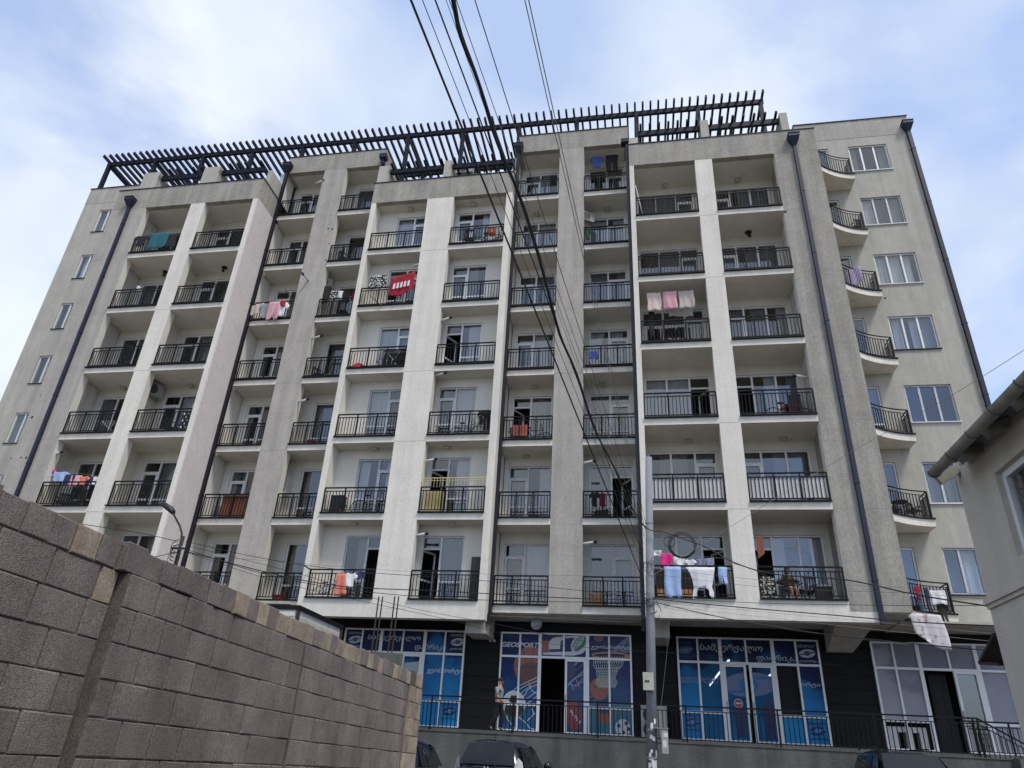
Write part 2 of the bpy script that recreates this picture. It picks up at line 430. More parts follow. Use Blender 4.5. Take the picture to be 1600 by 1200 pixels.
# ------------------------------------------------------------------ the apartment building
B = thing('apartment_building', 'eight storey grey and white apartment block with rows of recessed balconies above blue shopfronts', 'building', (-8, 2, .68))
def bp(name, mb, mats, smooth=False): return build(name, mb, mats, B, smooth=smooth)
BACK = 14.0
COLS = [  # number, section, pier edges x0 x1, inner wall xl xr, front y, back y, top level, window [divisions], kinds
    dict(n=1, s='A', x0=-22.60, x1=-20.23, xl=-23.0, xr=-20.23, yf=.06, yb=1.55, top=6, w=[-22.72, -21.93, -21.0], k=['pane', 'pane']),
    dict(n=2, s='A', x0=-19.50, x1=-17.07, xl=-20.03, xr=-17.07, yf=.06, yb=1.55, top=6, w=[-19.67, -18.92, -17.95], k=['door', 'pane']),
    dict(n=3, s='B', x0=-16.66, x1=-14.74, xl=-16.78, xr=-14.2, yf=1.6, yb=2.7, top=7, w=[-16.45, -15.75, -14.85], k=['door', 'pane']),
    dict(n=4, s='B', x0=-13.59, x1=-11.65, xl=-14.0, xr=-11.65, yf=1.6, yb=2.7, top=7, w=[-13.35, -12.42, -12.05], k=['pane', 'pane']),
    dict(n=5, s='C', x0=-11.42, x1=-8.97, xl=-11.42, xr=-8.45, yf=.99, yb=1.70, top=6, w=[-10.55, -9.72, -8.85], k=['pane', 'door']),
    dict(n=6, s='C', x0=-7.735, x1=-5.32, xl=-8.25, xr=-5.32, yf=.99, yb=1.70, top=6, w=[-7.67, -6.96, -6.12], k=['door', 'pane']),
    dict(n=7, s='D', x0=-4.96, x1=-3.06, xl=-5.02, xr=-2.6, yf=1.6, yb=2.7, top=7, w=[-4.85, -4.10, -3.24], k=['door', 'pane']),
    dict(n=8, s='D', x0=-1.94, x1=.10, xl=-2.4, xr=.10, yf=1.6, yb=2.7, top=7, w=[-1.77, -.96, -.17], k=['pane', 'door']),
    dict(n=9, s='E', x0=.29, x1=2.77, xl=.29, xr=3.0, yf=0, yb=1.5, top=6, w=[.39, 1.19, 2.02, 2.76], k=['pane', 'pane', 'door']),
    dict(n=10, s='E', x0=3.46, x1=5.92, xl=3.2, xr=6.05, yf=0, yb=1.5, top=6, w=[3.45, 4.25, 5.08, 5.85], k=['door', 'pane', 'pane']),
]
ZB = lambda s: 6.0 if s in 'BD' else 5.65
def flr(k): return 3 * k + 3.24
def ceil(k): return 3 * k + 6.0

# piers (front face rough, sides smooth)
def pier(x0, x1, yf, z0, z1, fm, sm='plaster_smooth', d=.35):
    bp('pier', MB().box(x0, x1, yf, yf + d, z0, z1, 0, front=1), [sm, fm])
pier(-24.40, -22.60, .06, 5.9, 24.0, 'stucco_grey_light')
pier(-20.23, -19.50, .06, 5.9, 24.0, 'stucco_white')
bp('pier', MB().box(-17.07, -16.86, .06, 1.598, 5.65, 24.0, 0, front=1).box(-16.86, -16.80, .061, 1.598, 5.65, 24.0, 2), ['plaster_smooth', 'stucco_white', 'side_pink'])
pier(-14.74, -13.59, 1.6, 6.0, 27.0, 'stucco_grey_light')
bp('pier', MB().box(-11.65, -11.42, .99, 1.70, 5.95, 24.0, 0, front=1), ['plaster_smooth', 'stucco_white'])
pier(-8.97, -7.735, .99, 5.95, 24.0, 'stucco_white')
bp('pier', MB().box(-5.32, -5.05, .99, 1.598, 5.95, 24.0, 0, front=1).box(-5.32, -5.05, 1.598, 1.9, 5.95, 24.0, 0), ['plaster_smooth', 'stucco_white'])
pier(-3.06, -1.94, 1.6, 6.0, 27.0, 'stucco_grey_light')
bp('pier', MB().box(.10, .29, 0, 1.598, 5.95, 24.0, 0, front=1), ['plaster_smooth', 'stucco_white'])
pier(2.77, 3.46, 0, 5.95, 24.0, 'stucco_white')
pier(5.92, 7.60, 0, 5.95, 24.0, 'stucco_grey')
for x0, x1, y, top in ((-14.74, -13.59, 1.6, 7), (-3.06, -1.94, 1.6, 7), (5.92, 7.6, 0, 6), (-24.4, -22.6, .06, 6), (2.77, 3.46, 0, 6), (-8.97, -7.735, .99, 6), (-20.23, -19.5, .06, 6)):
    for k in range(2, top + 1):
        if (k * 7 + int(x0 * 3)) % 3 == 0: continue
        z = 3 * k + 3.02; mb = MB(); n_ = 8
        for i in range(n_):
            a, b_ = x0 + (x1 - x0) * i / n_, x0 + (x1 - x0) * (i + 1) / n_; h = rnd.uniform(-.006, .006)
            mb.box(a, b_, y - .0025, y + .01, z + h, z + h + .012)
        stuff(bp('render_seam', mb, 'roof_felt' if x0 in (5.92, -3.06) and k == 4 else 'stucco_grey'))
# inner partitions and solid corner blocks
w_ = MB()
w_.box(-24.40, -23.0, .41, 2.498, 5.9, 24.2)
w_.box(-20.23, -20.03, .41, 1.8, 5.9, 24).box(-14.2, -14.0, 1.95, 2.95, 6.0, 27).box(-8.45, -8.25, 1.34, 1.95, 5.95, 24)
w_.box(-2.6, -2.4, 1.95, 2.95, 6.0, 27).box(3.0, 3.2, .35, 1.75, 5.95, 24).box(-17.07, -16.80, 1.6, 3.0, 5.9, 27)
w_.box(-11.65, -11.42, 1.7, 3.0, 5.95, 27).box(-5.32, -5.05, 1.9, 3.0, 5.95, 27).box(.10, .29, 1.6, 3.0, 5.95, 27)
bp('partition_wall', w_, 'plaster_smooth')
bp('corner_wall', MB().box(6.05, 7.60, .35, 2.498, 5.95, 24.2), ['stucco_grey'])

for c in COLS:
    s = c['s']; yf, yb = c['yf'], c['yb']
    wt = MB()
    for k in range(1, c['top'] + 1):
        z0, z1 = flr(k), ceil(k)
        zt = 3 * k + 5.62
        a, b_ = c['w'][0], c['w'][-1]
        wt.box(c['xl'], a, yb, yb + .22, z0, z1); wt.box(b_, c['xr'], yb, yb + .22, z0, z1); wt.box(a, b_, yb, yb + .22, zt, z1)
        wt.box(a, b_, yb, yb + .22, z0, z0 + .05)
        sl = MB(); zb = 3 * k + 3.0
        if k == 1:
            sl.box(c['x0'], c['x1'], yf + .004, yf + .35, ZB(s) if s in 'BD' else 5.652, 3 * k + 3.24, 0, front=1)
        else:
            sl.box(c['x0'], c['x1'], yf + .004, yf + .35, zb, 3 * k + 3.24, 0, front=1)
        sl.box(c['xl'], c['xr'], yf + .35, yb + .22, zb, 3 * k + 3.24)
        bp('floor_slab', sl, ['plaster_smooth', 'stucco_white'])
    bp('back_wall', wt, 'plaster_smooth')

# bands under the lowest white sections, parapets, copings
for (x0, x1, y0, y1, z0, z1) in ((-8.97, -7.735, .994, 1.34, 5.652, 5.95), (-11.65, -11.42, .994, 1.34, 5.652, 5.95), (-5.32, -5.05, .994, 1.34, 5.652, 5.95),
    (.10, .29, .004, .35, 5.652, 5.95), (2.77, 3.46, .004, .35, 5.652, 5.95), (5.92, 6.72, .004, .35, 5.652, 5.95), (-24.4, -22.6, .064, .4, 5.652, 5.9), (-20.23, -19.5, .064, .4, 5.652, 5.9)):
    bp('beam_band', MB().box(x0, x1, y0, y1, z0, z1), 'stucco_white')
pp = [(-24.40, -16.80, .06, 24.0, 25.2), (-11.65, -5.05, .99, 24.0, 25.2), (.10, 7.60, 0.0, 24.0, 25.2), (-16.80, -11.65, 1.6, 27.0, 28.06), (-5.05, .10, 1.6, 27.0, 28.06)]
for x0, x1, y, z0, z1 in pp:
    pm = MB().box(x0, x1, y - .004, y + .25, z0, z1)
    yb_ = 4.4 if z1 < 26 else 5.0
    pm.box(x0, x0 + .22, y + .25, yb_, z0, z1).box(x1 - .22, x1, y + .25, yb_, z0, z1)
    bp('parapet', pm, 'stucco_grey')
    cp = MB().box(x0 - .03, x1 + .03, y - .035, y + .28, z1, z1 + .04)
    cp.box(x0 - .03, x0 + .25, y + .28, yb_, z1, z1 + .04).box(x1 - .25, x1 + .03, y + .28, yb_, z1, z1 + .04)
    bp('coping', cp, 'coping_metal')
    bp('roof_slab', MB().box(x0 + .22, x1 - .22, y + .25, yb_ + .3, z0 + .0, z0 + .22), 'plaster_smooth')
# set back top storey, roof, rear and end walls
sb = MB()
for x0, x1 in ((-24.2, -17.0), (-11.4, -5.3), (.3, 7.4)):
    sb.box(x0, x1, 4.42, 4.62, 24.22, 28.0)
bp('setback_wall', sb, 'stucco_grey_light')
bp('end_wall', MB().box(-28.9, -28.7, 2.5, BACK, .7, 28.0), 'plaster_beige')
bp('end_wall', MB().box(12.2, 12.4, 2.72, BACK, .7, 28.0), 'plaster_beige')
bp('rear_wall', MB().box(-28.7, 12.2, BACK - .2, BACK, .7, 28.0), 'plaster_beige')
bp('roof', MB().box(-28.68, 12.18, 4.7, BACK - .22, 27.7, 27.9), 'roof_felt')

# flat plastered wings with punched openings
def holed_wall(name, x0, x1, y, zs, holes, mats, th=.22):
    """holes: list of (xa, xb, za, zb) all in one column each; builds boxes round them"""
    mb = MB(); cols = sorted({(h[0], h[1]) for h in holes}); cur = x0
    for xa, xb in cols:
        mb.box(cur, xa, y, y + th, zs[0], zs[1]); cur = xb
        z = zs[0]
        for h in sorted([q for q in holes if q[0] == xa], key=lambda q: q[2]):
            mb.box(xa, xb, y, y + th, z, h[2]); z = h[3]
        mb.box(xa, xb, y, y + th, z, zs[1])
    mb.box(cur, x1, y, y + th, zs[0], zs[1])
    return bp(name, mb, mats)
WH = [(-27.77, -27.07, 3 * k + 4, 3 * k + 5.5) for k in range(1, 8)]
holed_wall('wing_wall', -28.7, -24.40, 2.5, (.7, 27.0), WH, 'plaster_beige')
FH = [(9.70, 11.28, 3 * k + 4, 3 * k + 5.5) for k in range(1, 8)] + [(7.95, 8.85, 3 * k + 3.26, 3 * k + 5.5) for k in range(1, 8)]
holed_wall('wing_wall', 7.60, 12.198, 2.5, (5.95, 27.0), FH, 'plaster_beige')
for x0, x1 in ((-28.9, -24.40), (7.60, 12.4)):
    bp('parapet', MB().box(x0, x1, 2.49, 2.74, 27.0, 28.06), 'stucco_grey_light')
    bp('coping', MB().box(x0 - .03, x1 + .03, 2.45, 2.78, 28.06, 28.1), 'coping_metal')
bp('floor_band', MB().box(7.6, 12.4, 2.3, 2.499, 5.95, 6.2), 'plaster_beige')

# ---- windows
def curtain(x0, x1, z0, z1, y, mname, parent):
    n_ = max(8, int((x1 - x0) / .035)); mb = MB(); ph = rnd.uniform(0, 6)
    vs = []
    for i in range(n_ + 1):
        x = x0 + (x1 - x0) * i / n_
        yy = y + .025 * math.sin(x * 48 + ph) + .012 * math.sin(x * 21 + ph * 2)
        vs += [(x, yy, z0), (x, yy + rnd.uniform(-.004, .004), z1)]
    mb.add(vs, [(2 * i, 2 * i + 2, 2 * i + 3, 2 * i + 1) for i in range(n_)])
    return build('curtain', mb, mname, parent, smooth=True)
def pane(x0, x1, z0, z1, y, parent, m_='glass'):
    t = rnd.uniform(-.004, .004); t2 = rnd.uniform(-.004, .004)
    return build('pane', MB().add([(x0, y + t, z0), (x1, y - t, z0), (x1, y - t + t2, z1), (x0, y + t + t2, z1)], [(0, 1, 2, 3)]), m_, parent)
def leaf(hx, w, z0, z1, y, ang, parent, fm):
    """a door or window leaf hinged at hx, width w (signed), swung by ang radians"""
    def tr(u, z, t=0): return (hx + u * math.cos(ang), y + u * math.sin(ang) * 1 + t, z)
    mb = MB(); bw = .07
    for a, b_ in (((0, z0), (w, z0)), ((0, z1), (w, z1)), ((0, z0), (0, z1)), ((w, z0), (w, z1)), ((0, z0 + .75), (w, z0 + .75))):
        if abs(a[1] - z0 - .75) < .01 and z1 - z0 < 1.6: continue
        mb.beam(tr(*a), tr(*b_), bw, .05, up=(0, 1, 0) if a[1] == b_[1] else (0, 1, 0))
    d = build('door_leaf', mb, fm, parent)
    build('pane', MB().add([tr(0, z0), tr(w, z0), tr(w, z1), tr(0, z1)], [(0, 1, 2, 3)]), 'glass', parent)
def window(x0, x1, zb, zt, y, divs, kinds, fm='pvc_white', cur=None, opened=None, low=True, room='room_dark', swing=1):
    fw, fd = .055, .07
    f = MB(); yy = y + .06
    f.box(x0, x1, yy, yy + fd, zt - fw, zt).box(x0, x1, yy, yy + fd, zb, zb + fw)
    f.box(x0, x0 + fw, yy, yy + fd, zb + fw, zt - fw).box(x1 - fw, x1, yy, yy + fd, zb + fw, zt - fw)
    for d in divs[1:-1]: f.box(d - .035, d + .035, yy - .003, yy + fd, zb + fw, zt - fw)
    zt2 = zt - .46
    cells = []
    for i, kd in enumerate(kinds):
        a = divs[i] + (.035 if i else fw); b_ = divs[i + 1] - (.035 if i < len(kinds) - 1 else fw)
        if kd == 'door':
            f.box(a, b_, yy + .002, yy + fd, zt2 - .03, zt2 + .03); cells.append((a, b_, zt2 + .03, zt - fw))
            if opened == i: pass
            else:
                f.box(a, a + .06, yy - .012, yy + fd, zb + fw, zt2 - .03).box(b_ - .06, b_, yy - .012, yy + fd, zb + fw, zt2 - .03)
                f.box(a + .06, b_ - .06, yy - .012, yy + fd, zt2 - .1, zt2 - .03).box(a + .06, b_ - .06, yy - .012, yy + fd, zb + fw, zb + .14)
                f.box(a + .06, b_ - .06, yy - .008, yy + fd, zb + .70, zb + .77)
                cells += [(a + .06, b_ - .06, zb + .77, zt2 - .1), (a + .06, b_ - .06, zb + .14, zb + .70)]
        elif low:
            f.box(a, b_, yy + .002, yy + fd, zb + .70, zb + .76); cells += [(a, b_, zb + .76, zt - fw), (a, b_, zb + fw, zb + .70)]
        else: cells.append((a, b_, zb + fw, zt - fw))
    wo = bp('window', f, fm)
    for c4 in cells: pane(*c4, yy + .035, wo)
    for i, kd in enumerate(kinds):
        a, b_ = divs[i] + .02, divs[i + 1] - .02
        cm = cur[i] if cur else None
        if cm and opened != i:
            q = rnd.choice((1, 1, .7, .5)); ca, cb2 = (a, a + (b_ - a) * q) if rnd.random() < .5 else (b_ - (b_ - a) * q, b_)
            curtain(ca, cb2, zb + .03, zt - .02, yy + .17, cm, wo)
        if opened == i:
            w = (b_ - a) - .02
            if swing > 0: leaf(a, w, zb + .06, zt2 - .05, yy + .05, R(62), wo, fm)
            else: leaf(b_, -w, zb + .06, zt2 - .05, yy + .05, R(-58), wo, fm)
    # the room behind the window
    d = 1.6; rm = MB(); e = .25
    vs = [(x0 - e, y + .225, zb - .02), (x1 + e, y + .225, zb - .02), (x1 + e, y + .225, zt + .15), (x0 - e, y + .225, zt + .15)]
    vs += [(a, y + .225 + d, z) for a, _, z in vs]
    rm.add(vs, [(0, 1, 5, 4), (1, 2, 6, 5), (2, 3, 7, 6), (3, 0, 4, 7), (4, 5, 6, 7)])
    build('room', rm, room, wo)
    return wo
CW, CG, CD = 'curtain_white', 'curtain_grey', 'curtain_dark'
OPEN = {(10, 3): (0, 1), (9, 3): (2, -1), (9, 1): (2, -1), (10, 1): (0, 1), (6, 1): (0, 1), (6, 2): (0, 1), (6, 4): (0, 1), (7, 3): (0, 1), (5, 1): (1, -1), (8, 2): (1, -1)}
CURT = {(1, 6): [CD, None], (1, 5): [CG, CD], (1, 4): [CD, CG], (1, 3): [CG, CD], (1, 2): [CG, CD], (1, 1): [CG, CG],
        (2, 6): [None, CD], (2, 5): [None, CG], (2, 4): [None, CG], (2, 3): [None, CW], (2, 2): [None, CG], (2, 1): [CG, CD],
        (3, 7): [None, CW], (3, 6): [CD, None], (3, 5): [None, CD], (3, 4): [None, CG], (3, 3): [CD, None], (3, 2): [CG, CD], (3, 1): [None, CG],
        (4, 7): [CG, None], (4, 6): [None, None], (4, 5): [CD, None], (4, 4): [CD, None], (4, 3): [CG, CD], (4, 2): [CD, CG], (4, 1): [CG, CD],
        (5, 6): [CW, CG], (5, 5): [CD, CD], (5, 4): [CW, CG], (5, 3): [CW, None], (5, 2): [CW, CW], (5, 1): [CG, None],
        (6, 6): [None, CW], (6, 5): [None, CG], (6, 4): [None, CW], (6, 3): [CD, CW], (6, 2): [None, CW], (6, 1): [None, CD],
        (7, 7): [CW, CW], (7, 6): [CG, CW], (7, 5): [CD, CG], (7, 4): [CD, CW], (7, 3): [None, CG], (7, 2): [CG, CW], (7, 1): [CD, CW],
        (8, 7): [CD, CG], (8, 6): [CW, CW], (8, 5): [CG, CG], (8, 4): [CW, CW], (8, 3): [CG, CG], (8, 2): [CG, None], (8, 1): [CG, CG],
        (9, 6): [CG, CG, CG], (9, 5): [CD, CG, CG], (9, 4): [None, CD, CG], (9, 3): [CW, CW, None], (9, 2): [CG, CG, CG], (9, 1): [CG, CG, None],
        (10, 6): [None, CG, CG], (10, 5): [CG, CG, CG], (10, 4): [CG, CG, CW], (10, 3): [None, CW, CG], (10, 2): [CD, CG, CG], (10, 1): [None, CW, CW]}
FOIL = {(5, 3), (5, 2), (6, 3), (6, 2), (5, 1), (6, 1), (7, 2), (7, 1), (8, 1), (9, 5)}
for c in COLS:
    for k in range(1, c['top'] + 1):
        op = OPEN.get((c['n'], k))
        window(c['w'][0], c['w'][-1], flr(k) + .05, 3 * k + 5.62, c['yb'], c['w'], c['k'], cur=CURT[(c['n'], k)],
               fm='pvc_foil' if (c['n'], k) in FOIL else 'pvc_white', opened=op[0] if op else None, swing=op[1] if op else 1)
FC = {7: [CG, None, CG], 6: [CW, CD, CG], 5: [CW, CW, CW], 4: [CW, CW, CG], 3: [None, None, None], 2: [CG, CG, CG], 1: [CD, CW, CG]}
for k in range(1, 8):
    window(9.70, 11.28, 3 * k + 4, 3 * k + 5.5, 2.5, [9.70, 10.2, 10.74, 11.28], ['pane'] * 3, cur=FC[k], low=False, fm='pvc_foil' if k in (3, 6, 2, 1) else 'pvc_white')
    window(7.95, 8.85, 3 * k + 3.26, 3 * k + 5.5, 2.5, [7.95, 8.85], ['pane'], cur=[CG if k % 2 else CD], low=True)
    window(-27.77, -27.07, 3 * k + 4, 3 * k + 5.5, 2.5, [-27.77, -27.27, -27.07], ['pane', 'pane'], cur=[CG, None] if k % 2 else [CW, CG], low=False)
    bp('window_sill', MB().box(9.66, 11.32, 2.44, 2.56, 3 * k + 3.97, 3 * k + 4.0), 'coping_metal' if k in (4, 1) else 'pvc_white')
    bp('window_sill', MB().box(-27.8, -27.04, 2.45, 2.56, 3 * k + 3.975, 3 * k + 4.0), 'coping_metal')

# ---- balcony railings (one mesh per column shared by its floors)
for c in COLS:
    Wd = c['x1'] - c['x0'] - .006
    fr = MB(); nb = 3
    fr.box(0.003, Wd, -.075, .10, 0.0, .045)
    for z, t in ((.96, .045), (.835, .03), (.115, .03)):
        fr.box(.02, Wd - .02, .02, .02 + t, z, z + t)
    for i in range(nb + 1):
        x = .03 + (Wd - .06) * i / nb; fr.box(x - .02, x + .02, .022, .06, .045, .97)
    bl = MB(); nn = int(Wd / .118)
    for i in range(1, nn):
        x = Wd * i / nn; bl.box(x - .0115, x + .0115, .024, .046, .142, .84)
    m1, m2 = fr.mesh('railing', 'rail_metal'), bl.mesh('baluster', 'rail_metal')
    for k in range(1, c['top'] + 1):
        r = put('railing', m1, B, (c['x0'], c['yf'], flr(k)))
        stuff(put('balusters', m2, r, (c['x0'], c['yf'], flr(k))))
    if c['s'] == 'E':
        bp('railing_board', MB().box(c['x0'] + .05, c['x1'] - .03, .06, .075, flr(2) + .12, flr(2) + .83), 'board_white')
# ---- curved balconies of the right wing
CURVE = [(7.6, .80), (7.85, 1.05), (8.1, 1.27), (8.35, 1.44), (8.6, 1.58), (8.85, 1.69), (9.1, 1.77), (9.28, 1.81), (9.45, 1.83)]
fr = MB(); bl = MB(); off = .06
rp = [(x - (.0 if i < 8 else .06), y + off) for i, (x, y) in enumerate(CURVE)]
fr.tube([(x, y, .97) for x, y in rp] + [(9.39, 2.48, .97)], .022, 6)
fr.tube([(x, y, .84) for x, y in rp] + [(9.39, 2.48, .84)], .014, 5)
fr.tube([(x, y, .13) for x, y in rp] + [(9.39, 2.48, .13)], .014, 5)
fr.box(9.365, 9.415, 1.86, 1.91, 0, .97)
seg = [Vector((x, y)) for x, y in rp]; tot = 0
pts = []
for a, b_ in zip(seg[:-1], seg[1:]):
    l_ = (b_ - a).length; t = (-tot) % .115
    while t < l_: pts.append(a + (b_ - a) * t / l_); t += .115
    tot += l_
for y in (2.0, 2.11, 2.22, 2.33, 2.43): pts.append(Vector((9.39, y)))
for p in pts: bl.box(p.x - .012, p.x + .012, p.y - .012, p.y + .012, .13, .84)
bs = MB().slab(CURVE + [(9.45, 2.498), (7.6, 2.498)], -.24, 0.0)
tr = MB().slab([(x, y - .05) for x, y in CURVE[:-1]] + [(9.47, 1.78), (9.47, 2.49), (9.40, 2.49), (9.40, 1.86)] + [(x, y + .03) for x, y in CURVE[:-1]][::-1], 0.0, .045)
m1, m2, m3, m4 = fr.mesh('curved_railing', 'rail_metal'), bl.mesh('baluster', 'rail_metal'), bs.mesh('curved_slab', 'stucco_white'), tr.mesh('balcony_edge', 'rail_metal')
for k in range(1, 8):
    o_ = (0, 0, flr(k)); put('curved_slab', m3, B, o_)
    r = put('curved_railing', m1, B, o_); stuff(put('balusters', m2, r, o_)); put('balcony_edge', m4, r, o_)

# ---- panelled side cupboards, downpipes
for (n_, k) in ((1, 6), (1, 5), (1, 4), (1, 3)):
    c = COLS[0]; z = flr(k); p = MB()
    p.box(-22.99, -22.955, .42, 1.5, z, ceil(k) - .02)
    for a, b_ in ((.45, .95), (.99, 1.47)):
        for za, zb2 in ((z + .1, z + 1.35), (z + 1.4, ceil(k) - .12)):
            if (k == 5 and za > z + 1 and a < .5): continue
            p.box(-22.955, -22.935, a, b_, za, zb2)
    bp('cupboard_front', p, 'board_white')
for k in (5, 4, 3):
    z = flr(k); p = MB()
    for a in (.4, .8, 1.15):
        for j in range(4): p.box(6.02, 6.048, a, a + .3, z + .1 + j * .66, z + .7 + j * .66)
    bp('cupboard_front', p, 'board_white')
def downpipe(x, y, z0, z1, mname, hop=True, w=.13, side=0):
    d = MB(); d.box(x - w / 2, x + w / 2, y - w, y - .005, z0, z1 - .45)
    z = z0 + 1.2
    while z < z1 - .6: d.box(x - w / 2 - .012, x + w / 2 + .012, y - w - .01, y, z, z + .05); z += 3.0
    if hop:
        h = [(x - .21, y - .33, z1), (x + .21, y - .33, z1), (x + .21, y - .004, z1), (x - .21, y - .004, z1), (x - .21, y - .33, z1 - .16), (x + .21, y - .33, z1 - .16), (x + .21, y - .004, z1 - .16), (x - .21, y - .004, z1 - .16),
             (x - w / 2, y - w, z1 - .5), (x + w / 2, y - w, z1 - .5), (x + w / 2, y - .004, z1 - .5), (x - w / 2, y - .004, z1 - .5)]
        d.add(h, [(0, 1, 2, 3), (0, 4, 5, 1), (1, 5, 6, 2), (3, 7, 4, 0), (4, 8, 9, 5), (5, 9, 10, 6), (7, 11, 8, 4)])
        d.box(x - .23, x + .23, y - .35, y - .003, z1 - .01, z1 + .02)
    bp('downpipe', d, mname)
downpipe(-23.45, .06, .75, 24.5, 'pipe_blue')
downpipe(-16.72, 1.60, 5.9, 27.45, 'pipe_dark')
downpipe(-5.0, 1.58, 5.6, 27.3, 'pipe_dark', w=.14)
downpipe(.02, 1.60, 5.5, 27.5, 'pipe_dark', hop=False, w=.12)
bp('downpipe', MB().box(-.03, .095, .10, .24, 5.6, 25.5).box(-.22, .10, .02, .36, 25.45, 25.65), 'pipe_dark')
downpipe(6.72, 0.0, 5.6, 24.75, 'pipe_blue')
downpipe(12.28, 2.5, .75, 27.5, 'pipe_blue', w=.15)
bp('hopper', MB().box(-11.85, -11.5, 1.25, 1.59, 27.2, 27.45).box(-11.75, -11.6, 1.35, 1.55, 26.9, 27.2), 'pipe_blue')

# ---- ground floor: soffits, beams, black cladding, terrace
sf = MB()
sf.box(-24.4, -11.65, .42, 2.9, 5.92, 5.996).box(-11.42, -5.05, 1.36, 2.9, 5.90, 5.948)
sf.box(-5.05, .1, 1.96, 2.9, 5.93, 5.998).box(.1, 7.6, .36, 2.9, 5.90, 5.948)
sf.box(7.6, 12.4, 1.2, 2.9, 5.86, 5.94)
bp('soffit', sf, 'plaster_beige')  # darker plaster than the bay ceilings, overhang shade put into its colour
bp('corbel_beam', MB().box(-5.80, -5.08, 1.5, 2.85, 5.30, 5.9), 'stucco_grey_light')
bp('corbel_beam', MB().box(.35, .82, 1.05, 2.85, 5.25, 5.9), 'stucco_grey_light')
bm_ = MB()
bm_.add([(5.75, 1.0, 5.9), (6.9, 1.0, 5.9), (6.9, 2.85, 5.9), (5.75, 2.85, 5.9), (5.75, 2.6, 5.2), (6.5, 2.6, 5.2), (6.5, 2.85, 5.2), (5.75, 2.85, 5.2)],
        [(0, 1, 2, 3), (4, 7, 6, 5), (0, 4, 5, 1), (1, 5, 6, 2), (2, 6, 7, 3), (3, 7, 4, 0)])
bp('corbel_beam', bm_, 'stucco_grey_light')
SY = 2.85
SH = [(-10.52, -6.08), (-4.83, -.39), (1.08, 5.53), (7.08, 11.95)]
gw = MB(); cur = -28.7
for a, b_ in SH:
    gw.box(cur, a, SY + .08, SY + .3, 2.4, 5.9); gw.box(a, b_, SY + .08, SY + .3, 5.57, 5.9); cur = b_
gw.box(cur, 12.19, SY + .08, SY + .3, 2.4, 5.9)
bp('ground_floor_wall', gw, 'cladding_black')
# separate cladding boards on the black wall
for a, b_ in ((-6.08, -4.83), (-.39, 1.08), (5.53, 7.08)):
    z = 2.45
    while z < 5.85:
        z2 = min(z + .42, 5.86)
        bp('cladding_board', MB().box(a + .01, b_ - .01, SY + .05, SY + .078, z + .008, z2 - .008), 'cladding_black'); z = z2
# the shop room behind the panes
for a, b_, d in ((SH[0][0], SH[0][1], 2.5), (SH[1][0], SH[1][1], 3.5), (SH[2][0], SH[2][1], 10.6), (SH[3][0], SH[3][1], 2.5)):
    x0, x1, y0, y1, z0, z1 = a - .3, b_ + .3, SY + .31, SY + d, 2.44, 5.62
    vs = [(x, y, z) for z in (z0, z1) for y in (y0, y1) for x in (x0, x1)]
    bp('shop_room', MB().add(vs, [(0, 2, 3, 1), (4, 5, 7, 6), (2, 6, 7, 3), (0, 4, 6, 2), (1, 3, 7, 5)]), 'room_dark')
struct(build('terrace', MB().box(-28.9, 12.6, .1, SY + .3, .7, 2.43), 'terrace_floor'))
rw = thing('retaining_wall', 'long stained concrete retaining wall under the shop terrace', 'wall', (0, -.1, .68))
build('wall_body', MB().box(-28.9, 9.2, -.12, .098, .5, 2.30), 'concrete', rw)
build('ledge', MB().box(-28.9, 9.2, -.14, .097, 2.304, 2.34), 'concrete', rw)

for px, py, yy_ in ((18, 716, .06), (63, 618, .06), (33, 715, .06), (41, 715, .06), (50, 652, .06), (513, 357, 1.6), (519, 358, 1.6), (514, 381, 1.6), (509, 406, 1.6), (1227, 331, 0), (1383, 466, 0)):
    p = at(px, py, yy_)
    if yy_ == .06 and p.x < -24.3: p = at(px, py, 2.5); yy_ = 2.5
    q = rnd.uniform(.025, .06); bp('vent_hole', MB().lathe((p.x, yy_, p.z), [(0, .003), (q, .003), (q * 1.1, .0)], 9, axis='y'), 'room_dark')
